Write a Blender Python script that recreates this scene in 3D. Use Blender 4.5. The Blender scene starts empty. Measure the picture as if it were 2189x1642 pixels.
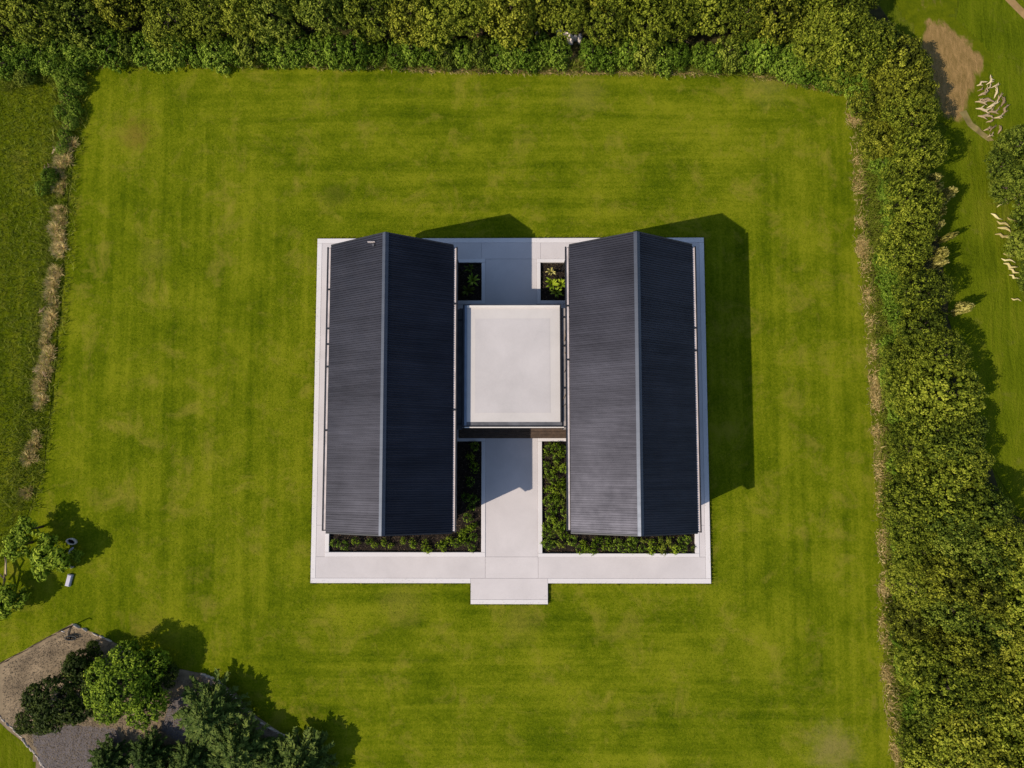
import bpy, math, random
import numpy as np
from mathutils import Matrix, Vector

# ------------------------------------------------------------------ camera, sky, sun, exposure
scene = bpy.context.scene
COL = scene.collection
CAM_M = np.array([[0.9999769353207951, 0.0009158066027887828, 0.0067297938078863155],
                  [-0.00047591722767698893, 0.9978800918014628, -0.06507761434699964],
                  [-0.006775125771731235, 0.06507291052788941, 0.9978575118653998]])
CAM_C = np.array([0.28394, -0.78875, 29.8564])
CAM_F = 1301.011
cam = bpy.data.cameras.new('camera')
cam.sensor_fit = 'HORIZONTAL'; cam.sensor_width = 36.0
cam.lens = CAM_F / 2189.0 * 36.0
cam.clip_start = 0.5; cam.clip_end = 1500
camo = bpy.data.objects.new('camera', cam); COL.objects.link(camo)
mw = Matrix(CAM_M.tolist()).to_4x4(); mw.translation = Vector(CAM_C.tolist())
camo.matrix_world = mw
scene.camera = camo

SUN = Vector((-1.1291, -0.5184, 1.0)).normalized()
el = math.asin(SUN.z); az = math.atan2(SUN.x, SUN.y)
world = bpy.data.worlds.new('World'); scene.world = world; world.use_nodes = True
wn = world.node_tree; bg = wn.nodes['Background']
sky = wn.nodes.new('ShaderNodeTexSky'); sky.sky_type = 'NISHITA'; sky.sun_disc = False
sky.sun_elevation = el; sky.sun_rotation = az % (2 * math.pi)
sky.air_density = 1.0; sky.dust_density = 0.6; sky.ozone_density = 1.2
wn.links.new(sky.outputs[0], bg.inputs[0]); bg.inputs[1].default_value = 0.14
sl = bpy.data.lights.new('sun', 'SUN'); sl.energy = 4.6; sl.angle = math.radians(0.5); sl.color = (1.0, 0.91, 0.78)
so = bpy.data.objects.new('sun', sl); COL.objects.link(so)
so.rotation_euler = SUN.to_track_quat('Z', 'Y').to_euler(); so.location = (-40, -20, 60)
vs = scene.view_settings
vs.view_transform = 'Standard'; vs.look = 'None'; vs.gamma = 1.0; vs.use_curve_mapping = False
vs.exposure = 0.08

rng = np.random.default_rng(7)
random.seed(7)

def G(px, py, z=0.0):
    """photo pixel (2189x1642) -> point on the horizontal plane at height z"""
    d = CAM_M @ np.array([(px - 1094.5) / CAM_F, -(py - 821.0) / CAM_F, -1.0])
    t = (z - CAM_C[2]) / d[2]
    q = CAM_C + t * d
    return float(q[0]), float(q[1])

# ------------------------------------------------------------------ materials
def new_mat(name):
    m = bpy.data.materials.new(name); m.use_nodes = True
    nt = m.node_tree; b = nt.nodes['Principled BSDF']
    return m, nt, b

def N(nt, kind, **kw):
    n = nt.nodes.new(kind)
    for k, v in kw.items():
        if k.startswith('i_'):
            n.inputs[k[2:].replace('_', ' ')].default_value = v
        else:
            setattr(n, k, v)
    return n

def ramp(nt, fac, stops):
    r = nt.nodes.new('ShaderNodeValToRGB')
    e = r.color_ramp.elements
    while len(e) < len(stops): e.new(0.5)
    for i, (p, c) in enumerate(stops):
        e[i].position = p; e[i].color = (*c, 1)
    nt.links.new(fac, r.inputs[0])
    return r.outputs[0]

def noise(nt, vec, scale, detail=4, rough=0.55, dist=0.0):
    n = nt.nodes.new('ShaderNodeTexNoise')
    n.inputs['Scale'].default_value = scale; n.inputs['Detail'].default_value = detail
    n.inputs['Roughness'].default_value = rough; n.inputs['Distortion'].default_value = dist
    if vec is not None: nt.links.new(vec, n.inputs['Vector'])
    return n.outputs['Fac']

def mathn(nt, op, a, b=None, c=None, clamp=False):
    n = nt.nodes.new('ShaderNodeMath'); n.operation = op; n.use_clamp = clamp
    for i, v in enumerate((a, b, c)):
        if v is None: continue
        if isinstance(v, (int, float)): n.inputs[i].default_value = v
        else: nt.links.new(v, n.inputs[i])
    return n.outputs[0]

def mixc(nt, fac, a, b, mode='MIX'):
    n = nt.nodes.new('ShaderNodeMix'); n.data_type = 'RGBA'; n.blend_type = mode
    for i, v in ((0, fac), (6, a), (7, b)):
        if isinstance(v, (int, float)): n.inputs[i].default_value = v
        elif isinstance(v, tuple): n.inputs[i].default_value = (*v, 1)
        else: nt.links.new(v, n.inputs[i])
    return n.outputs[2]

def bump(nt, bsdf, h, strength=0.4, dist=0.02):
    b = nt.nodes.new('ShaderNodeBump'); b.inputs['Strength'].default_value = strength
    b.inputs['Distance'].default_value = dist
    nt.links.new(h, b.inputs['Height']); nt.links.new(b.outputs[0], bsdf.inputs['Normal'])

def obj_coord(nt):
    return nt.nodes.new('ShaderNodeTexCoord').outputs['Object']

def pos(nt):
    return nt.nodes.new('ShaderNodeNewGeometry').outputs['Position']

def scaled(nt, vec, s, rotz=0.0):
    m = nt.nodes.new('ShaderNodeMapping'); m.inputs['Scale'].default_value = s
    m.inputs['Rotation'].default_value = (0, 0, rotz)
    nt.links.new(vec, m.inputs['Vector']); return m.outputs[0]

def simple_mat(name, col, rough=0.6, metal=0.0, var=0.15, scale=3.0, spec=0.4, bmp=0.0, bscale=40.0):
    m, nt, b = new_mat(name)
    p = pos(nt)
    f = noise(nt, p, scale, 6, 0.6)
    lo = tuple(c * (1 - var) for c in col); hi = tuple(min(1, c * (1 + var)) for c in col)
    c = ramp(nt, f, [(0.3, lo), (0.7, hi)])
    nt.links.new(c, b.inputs['Base Color'])
    b.inputs['Roughness'].default_value = rough; b.inputs['Metallic'].default_value = metal
    b.inputs['Specular IOR Level'].default_value = spec
    if bmp: bump(nt, b, noise(nt, p, bscale, 5, 0.6), bmp, 0.01)
    return m

def leaf_mat(name, dark, mid, light, trans=0.16, rough=0.7, spec=0.08):
    m, nt, b = new_mat(name)
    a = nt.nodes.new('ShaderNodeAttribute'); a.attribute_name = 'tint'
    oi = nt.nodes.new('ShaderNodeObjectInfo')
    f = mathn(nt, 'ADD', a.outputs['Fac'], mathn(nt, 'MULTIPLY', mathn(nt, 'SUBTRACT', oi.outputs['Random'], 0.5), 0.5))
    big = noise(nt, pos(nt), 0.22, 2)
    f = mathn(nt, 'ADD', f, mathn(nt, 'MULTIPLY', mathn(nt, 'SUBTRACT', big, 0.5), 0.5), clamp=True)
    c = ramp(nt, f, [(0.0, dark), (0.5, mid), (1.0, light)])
    nt.links.new(c, b.inputs['Base Color'])
    b.inputs['Roughness'].default_value = rough; b.inputs['Specular IOR Level'].default_value = spec
    if trans:
        t = nt.nodes.new('ShaderNodeBsdfTranslucent'); nt.links.new(c, t.inputs[0])
        mx = nt.nodes.new('ShaderNodeMixShader'); mx.inputs[0].default_value = trans
        nt.links.new(b.outputs[0], mx.inputs[1]); nt.links.new(t.outputs[0], mx.inputs[2])
        nt.links.new(mx.outputs[0], nt.nodes['Material Output'].inputs['Surface'])
    return m

MAT = {}

def lawn_material(name, base, dark, light, yellow, spots=()):
    m, nt, b = new_mat(name)
    p = pos(nt)
    sep = nt.nodes.new('ShaderNodeSeparateXYZ'); nt.links.new(p, sep.inputs[0])
    ax = mathn(nt, 'ABSOLUTE', sep.outputs[0]); ay = mathn(nt, 'ABSOLUTE', sep.outputs[1])
    wob = mathn(nt, 'MULTIPLY', mathn(nt, 'SUBTRACT', noise(nt, p, 0.12, 3), 0.5), 9.0)
    d = mathn(nt, 'ADD', mathn(nt, 'SUBTRACT', ax, ay), wob)
    wgt = nt.nodes.new('ShaderNodeMapRange'); wgt.interpolation_type = 'SMOOTHSTEP'
    wgt.inputs[1].default_value = -2.5; wgt.inputs[2].default_value = 3.5
    nt.links.new(d, wgt.inputs[0])
    # mower tracks: streaks along Y at the sides, along X above and below the house
    vx = noise(nt, scaled(nt, p, (1.7, 0.07, 1), 0.025), 1.0, 4, 0.6, 0.25)
    vy = noise(nt, scaled(nt, p, (0.07, 1.6, 1), 0.01), 1.0, 4, 0.6, 0.25)
    wd = nt.nodes.new('ShaderNodeMix'); wd.data_type = 'FLOAT'
    nt.links.new(wgt.outputs[0], wd.inputs[0]); nt.links.new(vy, wd.inputs[2]); nt.links.new(vx, wd.inputs[3])
    streak = wd.outputs[0]
    vx2 = noise(nt, scaled(nt, p, (3.6, 0.25, 1), 0.03), 1.0, 3, 0.6, 0.3)
    vy2 = noise(nt, scaled(nt, p, (0.25, 3.6, 1), 0.0), 1.0, 3, 0.6, 0.3)
    wd2 = nt.nodes.new('ShaderNodeMix'); wd2.data_type = 'FLOAT'
    nt.links.new(wgt.outputs[0], wd2.inputs[0]); nt.links.new(vy2, wd2.inputs[2]); nt.links.new(vx2, wd2.inputs[3])
    patch = noise(nt, p, 0.32, 5, 0.62)
    fine = noise(nt, p, 9.0, 5, 0.72)
    f = mathn(nt, 'ADD', mathn(nt, 'MULTIPLY', streak, 0.8), mathn(nt, 'MULTIPLY', patch, 1.15))
    f = mathn(nt, 'ADD', f, mathn(nt, 'MULTIPLY', wd2.outputs[0], 0.30))
    f = mathn(nt, 'ADD', f, mathn(nt, 'MULTIPLY', fine, 1.05))
    f = mathn(nt, 'ADD', f, mathn(nt, 'MULTIPLY', noise(nt, p, 2.2, 6, 0.75, 0.3), 0.6))
    f = mathn(nt, 'ADD', f, mathn(nt, 'MULTIPLY', noise(nt, p, 30, 3, 0.8), 1.1))
    f = mathn(nt, 'SUBTRACT', f, 1.96)
    c = ramp(nt, f, [(0.18, dark), (0.5, base), (0.80, light)])
    yf = nt.nodes.new('ShaderNodeMapRange'); yf.inputs[1].default_value = 0.52; yf.inputs[2].default_value = 0.74
    nt.links.new(noise(nt, p, 0.6, 6, 0.75, 0.5), yf.inputs[0])
    c = mixc(nt, mathn(nt, 'MULTIPLY', yf.outputs[0], 0.75), c, yellow)
    for (sx_, sy_, rad, col, amt) in spots:
        vd = nt.nodes.new('ShaderNodeVectorMath'); vd.operation = 'DISTANCE'; nt.links.new(p, vd.inputs[0]); vd.inputs[1].default_value = (sx_, sy_, 0)
        sm = nt.nodes.new('ShaderNodeMapRange'); sm.interpolation_type = 'SMOOTHSTEP'
        sm.inputs[1].default_value = rad; sm.inputs[2].default_value = 0.0
        nt.links.new(mathn(nt, 'ADD', vd.outputs['Value'], mathn(nt, 'MULTIPLY', mathn(nt, 'SUBTRACT', noise(nt, p, 1.6, 6, 0.75), 0.5), rad*1.6)), sm.inputs[0])
        c = mixc(nt, mathn(nt, 'MULTIPLY', sm.outputs[0], amt), c, col)
    nt.links.new(c, b.inputs['Base Color'])
    b.inputs['Roughness'].default_value = 0.85; b.inputs['Specular IOR Level'].default_value = 0.0
    bump(nt, b, mathn(nt, 'ADD', noise(nt, p, 16, 6, 0.75), mathn(nt, 'MULTIPLY', noise(nt, p, 2.0, 3), 1.2)), 0.55, 0.035)
    return m

def rough_grass_material(name, dark, base, light, straw, rot):
    m, nt, b = new_mat(name)
    p = pos(nt)
    s1 = noise(nt, scaled(nt, p, (2.0, 0.35, 1), rot), 1.0, 5, 0.65, 0.5)
    s2 = noise(nt, p, 0.35, 4, 0.6)
    s3 = noise(nt, p, 8.0, 5, 0.7)
    f = mathn(nt, 'ADD', mathn(nt, 'ADD', mathn(nt, 'MULTIPLY', s1, 0.9), mathn(nt, 'MULTIPLY', s2, 0.7)), mathn(nt, 'MULTIPLY', s3, 0.5))
    f = mathn(nt, 'SUBTRACT', f, 0.55)
    c = ramp(nt, f, [(0.2, dark), (0.5, base), (0.8, light)])
    yf = nt.nodes.new('ShaderNodeMapRange'); yf.inputs[1].default_value = 0.58; yf.inputs[2].default_value = 0.75
    nt.links.new(noise(nt, p, 1.1, 5, 0.7, 0.6), yf.inputs[0])
    c = mixc(nt, mathn(nt, 'MULTIPLY', yf.outputs[0], 0.4), c, straw)
    nt.links.new(c, b.inputs['Base Color'])
    b.inputs['Roughness'].default_value = 0.9; b.inputs['Specular IOR Level'].default_value = 0.0
    bump(nt, b, mathn(nt, 'ADD', noise(nt, p, 7, 6, 0.75), mathn(nt, 'MULTIPLY', s1, 1.5)), 0.8, 0.08)
    return m

MAT['lawn'] = lawn_material('lawn_grass', (0.102, 0.128, 0.0030), (0.046, 0.072, 0.0018), (0.178, 0.188, 0.0080), (0.235, 0.195, 0.026),
    [(*G(290, 288), 1.3, (0.16, 0.095, 0.02), 0.55), (*G(1780, 1600), 1.6, (0.25, 0.19, 0.06), 0.6), (*G(1640, 175), 1.8, (0.24, 0.19, 0.05), 0.3), (*G(330, 545), 1.1, (0.21, 0.17, 0.03), 0.3), (*G(1250, 200), 1.5, (0.22, 0.17, 0.04), 0.3), (*G(720, 420), 1.0, (0.055, 0.075, 0.004), 0.7), (*G(860, 1290), 1.6, (0.21, 0.17, 0.03), 0.3), (*G(1110, 1330), 1.5, (0.20, 0.15, 0.03), 0.3), (*G(150, 160), 1.5, (0.22, 0.16, 0.04), 0.5)])
MAT['field'] = rough_grass_material('rough_field_grass', (0.036, 0.056, 0.002), (0.090, 0.112, 0.003), (0.155, 0.162, 0.010), (0.22, 0.17, 0.04), 0.30)
MAT['mown'] = rough_grass_material('mown_strip_grass', (0.050, 0.072, 0.0025), (0.100, 0.125, 0.004), (0.145, 0.155, 0.008), (0.17, 0.14, 0.03), -0.12)
MAT['ground'] = rough_grass_material('open_ground_grass', (0.045, 0.065, 0.003), (0.09, 0.11, 0.006), (0.14, 0.15, 0.012), (0.22, 0.17, 0.05), 0.4)
MAT['forest_floor'] = simple_mat('leaf_litter_floor', (0.05, 0.042, 0.014), 0.95, 0, 0.5, 2.5, 0.1, 0.5, 20)
MAT['dirt'] = simple_mat('bare_brown_earth', (0.30, 0.185, 0.075), 0.95, 0, 0.3, 1.6, 0.1, 0.6, 9)
MAT['straw_ground'] = simple_mat('dry_grass_ground', (0.20, 0.155, 0.055), 0.95, 0, 0.45, 2.2, 0.1, 0.6, 14)
MAT['dry_edge'] = rough_grass_material('thin_dry_edge_grass', (0.05, 0.068, 0.003), (0.105, 0.122, 0.006), (0.20, 0.17, 0.04), (0.36, 0.26, 0.10), 0.2)
MAT['tan_path'] = simple_mat('pinkish_tan_path', (0.34, 0.25, 0.175), 0.95, 0, 0.35, 2.5, 0.1, 0.7, 16)
MAT['gravel'] = simple_mat('brown_gravel', (0.215, 0.155, 0.092), 0.95, 0, 0.42, 1.3, 0.15, 0.7, 30)
MAT['asphalt'] = simple_mat('worn_grey_paving', (0.150, 0.126, 0.116), 0.9, 0, 0.3, 1.8, 0.2, 0.4, 45)
MAT['soil'] = simple_mat('dark_mulch', (0.020, 0.014, 0.010), 0.95, 0, 0.6, 9.0, 0.15, 0.8, 35)

def concrete(name, col, var=0.05):
    m, nt, b = new_mat(name)
    p = pos(nt)
    oi = nt.nodes.new('ShaderNodeObjectInfo')
    f = mathn(nt, 'ADD', mathn(nt, 'MULTIPLY', noise(nt, p, 0.55, 6, 0.6, 0.3), 0.8), mathn(nt, 'MULTIPLY', noise(nt, p, 22, 4, 0.7), 0.35))
    f = mathn(nt, 'ADD', f, mathn(nt, 'MULTIPLY', oi.outputs['Random'], 0.10))
    c = ramp(nt, f, [(0.40, tuple(v * (1 - var * 2.4) for v in col)), (0.75, tuple(v * (1 + var) for v in col))])
    # fine brushed broom marks and water stains
    st = nt.nodes.new('ShaderNodeMapRange'); st.inputs[1].default_value = 0.60; st.inputs[2].default_value = 0.78
    nt.links.new(noise(nt, p, 1.7, 6, 0.7, 0.8), st.inputs[0])
    c = mixc(nt, mathn(nt, 'MULTIPLY', st.outputs[0], 0.20), c, tuple(v * 0.62 for v in col))
    nt.links.new(c, b.inputs['Base Color'])
    b.inputs['Roughness'].default_value = 0.85; b.inputs['Specular IOR Level'].default_value = 0.25
    bump(nt, b, noise(nt, p, 60, 4, 0.7), 0.15, 0.004)
    return m
MAT['concrete'] = concrete('pale_concrete', (0.575, 0.515, 0.495))
MAT['concrete_edge'] = concrete('lighter_concrete_edge', (0.66, 0.605, 0.585), 0.03)
MAT['joint'] = simple_mat('concrete_joint', (0.36, 0.33, 0.32), 0.9, 0, 0.2)
MAT['membrane'] = concrete('white_roof_membrane', (0.57, 0.515, 0.475), 0.04)
MAT['membrane_grey'] = concrete('greyer_roof_membrane', (0.525, 0.475, 0.452), 0.05)
MAT['white_trim'] = simple_mat('cream_painted_trim', (0.68, 0.61, 0.54), 0.5, 0, 0.06, 2)

def roof_metal(name, col, metal, rough, var):
    m, nt, b = new_mat(name)
    p = pos(nt)
    oi = nt.nodes.new('ShaderNodeObjectInfo')
    streak = noise(nt, scaled(nt, p, (0.35, 9.0, 0.35)), 1.0, 5, 0.7)
    f = mathn(nt, 'ADD', mathn(nt, 'MULTIPLY', noise(nt, p, 0.5, 4), 0.5), mathn(nt, 'MULTIPLY', streak, 0.6))
    f = mathn(nt, 'ADD', f, mathn(nt, 'MULTIPLY', mathn(nt, 'SUBTRACT', oi.outputs['Random'], 0.5), 0.12))
    c = ramp(nt, f, [(0.32, tuple(v * (1 - var) for v in col)), (0.78, tuple(v * (1 + var) for v in col))])
    nt.links.new(c, b.inputs['Base Color'])
    b.inputs['Metallic'].default_value = metal
    rr = mathn(nt, 'ADD', mathn(nt, 'MULTIPLY', noise(nt, p, 2.5, 4), 0.16), rough - 0.08)
    nt.links.new(rr, b.inputs['Roughness'])
    return m
MAT['roof'] = roof_metal('charcoal_roofing_steel', (0.045, 0.044, 0.054), 1.0, 0.50, 0.40)
MAT['ridge'] = roof_metal('slate_blue_ridge_steel', (0.085, 0.092, 0.112), 0.9, 0.5, 0.15)
MAT['trim'] = simple_mat('charcoal_trim_steel', (0.022, 0.022, 0.026), 0.5, 0.3, 0.2)
MAT['liner'] = simple_mat('galvanised_gutter_liner', (0.55, 0.46, 0.42), 0.55, 0.0, 0.22, 2.2)
MAT['cladding'] = simple_mat('black_wall_cladding', (0.016, 0.016, 0.018), 0.6, 0, 0.3, 4)
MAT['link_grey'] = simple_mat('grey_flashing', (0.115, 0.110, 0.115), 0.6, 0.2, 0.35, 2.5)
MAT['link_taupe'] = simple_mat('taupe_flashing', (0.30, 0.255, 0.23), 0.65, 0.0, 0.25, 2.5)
MAT['link_shade_blue'] = simple_mat('shade_blue_flashing', (0.17, 0.20, 0.26), 0.6, 0.0, 0.15, 2.5)  # blue imitates the shade on the west parapet's inner face
MAT['timber'] = simple_mat('dark_brown_decking', (0.075, 0.045, 0.028), 0.75, 0, 0.35, 5)
MAT['bark'] = simple_mat('tree_bark', (0.085, 0.062, 0.042), 0.95, 0, 0.35, 5, 0.1, 0.8, 25)
def wood_mat(name, a, b_, c):
    m, nt, b = new_mat(name); oi = nt.nodes.new('ShaderNodeObjectInfo')
    f = mathn(nt, 'ADD', mathn(nt, 'MULTIPLY', oi.outputs['Random'], 0.6), mathn(nt, 'MULTIPLY', noise(nt, pos(nt), 9, 6, 0.75), 0.7))
    nt.links.new(ramp(nt, f, [(0.25, a), (0.6, b_), (0.95, c)]), b.inputs['Base Color'])
    b.inputs['Roughness'].default_value = 0.9; b.inputs['Specular IOR Level'].default_value = 0.1
    bump(nt, b, noise(nt, pos(nt), 30, 6, 0.7), 0.8, 0.02); return m
MAT['pale_wood'] = wood_mat('bleached_dead_wood', (0.16, 0.105, 0.06), (0.40, 0.285, 0.165), (0.58, 0.46, 0.27))
MAT['yellow_wood'] = wood_mat('cut_yellow_wood', (0.26, 0.19, 0.07), (0.50, 0.40, 0.16), (0.66, 0.56, 0.27))
MAT['stone'] = simple_mat('pale_stone', (0.44, 0.36, 0.29), 0.9, 0, 0.3, 4, 0.2, 0.7, 22)
MAT['white_stone'] = simple_mat('white_rubble', (0.58, 0.49, 0.42), 0.85, 0, 0.4, 5, 0.3, 0.5, 22)
MAT['lilac_stone'] = simple_mat('smooth_lilac_grey_stone', (0.50, 0.46, 0.53), 0.7, 0, 0.1, 5, 0.3)
MAT['black_rubber'] = simple_mat('black_rubber', (0.018, 0.017, 0.016), 0.6, 0, 0.2)
gm, gnt, gb = new_mat('dark_tinted_glass')
gb.inputs['Base Color'].default_value = (0.012, 0.015, 0.018, 1); gb.inputs['Roughness'].default_value = 0.06
gb.inputs['Specular IOR Level'].default_value = 0.6
MAT['glass'] = gm

MAT['olive'] = leaf_mat('olive_tree_leaves', (0.040, 0.056, 0.004), (0.175, 0.206, 0.013), (0.37, 0.375, 0.036))
MAT['olive2'] = leaf_mat('golden_olive_leaves', (0.042, 0.050, 0.004), (0.200, 0.212, 0.013), (0.42, 0.40, 0.042))
MAT['midgreen'] = leaf_mat('mid_green_leaves', (0.036, 0.056, 0.005), (0.150, 0.188, 0.016), (0.32, 0.34, 0.040))
MAT['shrub'] = leaf_mat('shrub_leaves', (0.050, 0.092, 0.005), (0.160, 0.245, 0.018), (0.33, 0.40, 0.045))
MAT['bright'] = leaf_mat('bright_fresh_leaves', (0.050, 0.09, 0.004), (0.185, 0.26, 0.012), (0.37, 0.43, 0.035))
MAT['darkgreen'] = leaf_mat('dark_evergreen_leaves', (0.018, 0.030, 0.003), (0.050, 0.070, 0.007), (0.12, 0.135, 0.015))
MAT['conifer'] = leaf_mat('blue_green_needles', (0.024, 0.044, 0.006), (0.070, 0.110, 0.018), (0.17, 0.21, 0.038))
MAT['paleyellow'] = leaf_mat('pale_yellow_leaves', (0.18, 0.16, 0.03), (0.42, 0.37, 0.09), (0.58, 0.50, 0.17))
MAT['straw'] = leaf_mat('dry_straw', (0.26, 0.185, 0.055), (0.58, 0.43, 0.165), (0.80, 0.64, 0.30), 0.3)
MAT['mulch'] = leaf_mat('bark_mulch_chips', (0.012, 0.009, 0.006), (0.035, 0.024, 0.016), (0.11, 0.075, 0.045), 0)
MAT['gravel_bits'] = leaf_mat('loose_gravel_and_litter', (0.11, 0.08, 0.05), (0.22, 0.16, 0.098), (0.38, 0.29, 0.20), 0)
MAT['tallgrass'] = leaf_mat('tall_green_grass', (0.060, 0.090, 0.004), (0.14, 0.18, 0.010), (0.27, 0.27, 0.040), 0.25)
MAT['turf'] = leaf_mat('short_turf_blades', (0.060, 0.086, 0.002), (0.130, 0.155, 0.004), (0.27, 0.265, 0.018), 0.2)

# ------------------------------------------------------------------ builders
class MB:
    def __init__(s): s.v = []; s.f = []
    def add(s, vs, fs):
        o = len(s.v); s.v += [tuple(v) for v in vs]; s.f += [tuple(i + o for i in f) for f in fs]; return s
    def box(s, x0, x1, y0, y1, z0, z1):
        return s.add([(x0,y0,z0),(x1,y0,z0),(x1,y1,z0),(x0,y1,z0),(x0,y0,z1),(x1,y0,z1),(x1,y1,z1),(x0,y1,z1)],
                     [(0,3,2,1),(4,5,6,7),(0,1,5,4),(1,2,6,5),(2,3,7,6),(3,0,4,7)])
    def bevel_box(s, x0, x1, y0, y1, z0, z1, b=0.012):
        return s.add([(x0,y0,z0),(x1,y0,z0),(x1,y1,z0),(x0,y1,z0),
                      (x0,y0,z1-b),(x1,y0,z1-b),(x1,y1,z1-b),(x0,y1,z1-b),
                      (x0+b,y0+b,z1),(x1-b,y0+b,z1),(x1-b,y1-b,z1),(x0+b,y1-b,z1)],
                     [(0,3,2,1),(8,9,10,11),(0,1,5,4),(1,2,6,5),(2,3,7,6),(3,0,4,7),(4,5,9,8),(5,6,10,9),(6,7,11,10),(7,4,8,11)])
    def prism_y(s, prof, y0, y1):
        n = len(prof)
        vs = [(x, y0, z) for x, z in prof] + [(x, y1, z) for x, z in prof]
        fs = [tuple(range(n)), tuple(range(2*n-1, n-1, -1))]
        fs += [(i, n+i, n+(i+1) % n, (i+1) % n) for i in range(n)]
        return s.add(vs, fs)
    def tube(s, pts, rad, n=7):
        pts = [Vector(p) for p in pts]
        if isinstance(rad, (int, float)): rad = [rad]*len(pts)
        vs = []; fs = []
        for i, p in enumerate(pts):
            d = (pts[min(i+1, len(pts)-1)] - pts[max(i-1, 0)]).normalized()
            a = d.orthogonal().normalized() if abs(d.z) > 0.9 else d.cross(Vector((0,0,1))).normalized()
            b = d.cross(a).normalized()
            for k in range(n):
                t = 2*math.pi*k/n
                vs.append(p + (a*math.cos(t) + b*math.sin(t))*rad[i])
        for i in range(len(pts)-1):
            for k in range(n):
                fs.append((i*n+k, i*n+(k+1) % n, (i+1)*n+(k+1) % n, (i+1)*n+k))
        fs.append(tuple(range(n-1, -1, -1))); fs.append(tuple(range((len(pts)-1)*n, len(pts)*n)))
        return s.add(vs, fs)
    def mesh(s, name, mat, smooth=False):
        me = bpy.data.meshes.new(name); me.from_pydata(s.v, [], s.f); me.update()
        if mat: me.materials.append(MAT[mat])
        if smooth: me.polygons.foreach_set('use_smooth', [True]*len(me.polygons))
        return me
    def build(s, name, mat, parent=None, smooth=False):
        return link(name, s.mesh(name, mat, smooth), parent)

def link(name, me, parent=None):
    o = bpy.data.objects.new(name, me); COL.objects.link(o)
    if parent: o.parent = parent
    return o

def tag(o, label=None, cat=None, group=None, kind=None):
    if label: o['label'] = label
    if cat: o['category'] = cat
    if group: o['group'] = group
    if kind: o['kind'] = kind
    return o

def empty(name, loc, rz=0.0):
    o = bpy.data.objects.new(name, None); COL.objects.link(o)
    o.empty_display_size = 0.3; o.location = loc; o.rotation_euler = (0, 0, rz); return o

def copy_tree(root):
    r = root.copy(); COL.objects.link(r)
    for ch in list(root.children):
        c = ch.copy(); COL.objects.link(c); c.parent = r
        for g in list(ch.children):
            d = g.copy(); COL.objects.link(d); d.parent = c
    return r

def sheet(name, pts, mat, z, jitter=0.0, sub=0.8, kind='structure'):
    """flat ground sheet from a plan polygon; the outline is subdivided and made uneven"""
    out = []
    r = random.Random(len(pts) * 31 + int(z * 1e4))
    for i, a in enumerate(pts):
        b = pts[(i+1) % len(pts)]
        L = math.hypot(b[0]-a[0], b[1]-a[1]); n = max(1, int(L/sub)) if jitter else 1
        for k in range(n):
            t = k/n
            out.append((a[0]+(b[0]-a[0])*t + r.uniform(-jitter, jitter), a[1]+(b[1]-a[1])*t + r.uniform(-jitter, jitter), z))
    me = bpy.data.meshes.new(name); me.from_pydata(out, [], [tuple(range(len(out)))])
    me.update()
    if me.polygons[0].normal.z < 0: me.flip_normals()
    me.materials.append(MAT[mat])
    return tag(link(name, me), kind=kind)

def PG(pxs, z=0.0): return [G(x, y, z) for x, y in pxs]

def quads_mesh(name, V, tint, mat):
    """V (n,k,3): n separate leaves of k corners"""
    n, k, _ = V.shape
    me = bpy.data.meshes.new(name)
    me.vertices.add(n*k); me.vertices.foreach_set('co', V.reshape(-1).astype(np.float32))
    me.loops.add(n*k); me.loops.foreach_set('vertex_index', np.arange(n*k, dtype=np.int32))
    me.polygons.add(n); me.polygons.foreach_set('loop_start', np.arange(0, n*k, k, dtype=np.int32))
    me.update(calc_edges=True)
    at = me.attributes.new('tint', 'FLOAT', 'POINT')
    at.data.foreach_set('value', np.repeat(tint, k).astype(np.float32))
    me.materials.append(MAT[mat])
    return me

def unit(a): return a / np.maximum(np.linalg.norm(a, axis=-1, keepdims=True), 1e-9)

def leaves(centers, normals, r, ln, wd, tint):
    """diamond leaves at centres, facing normals, with spin"""
    n = len(centers)
    t = unit(np.cross(normals, r.normal(size=(n, 3))))
    b = np.cross(normals, t)
    L = (ln * r.uniform(0.7, 1.3, n))[:, None]; W = (wd * r.uniform(0.7, 1.3, n))[:, None]
    V = np.stack([centers - t*L*0.5, centers + b*W*0.5 + normals*L*0.06, centers + t*L*0.5 - normals*L*0.10, centers - b*W*0.5 + normals*L*0.06], 1)
    return V, tint

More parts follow.
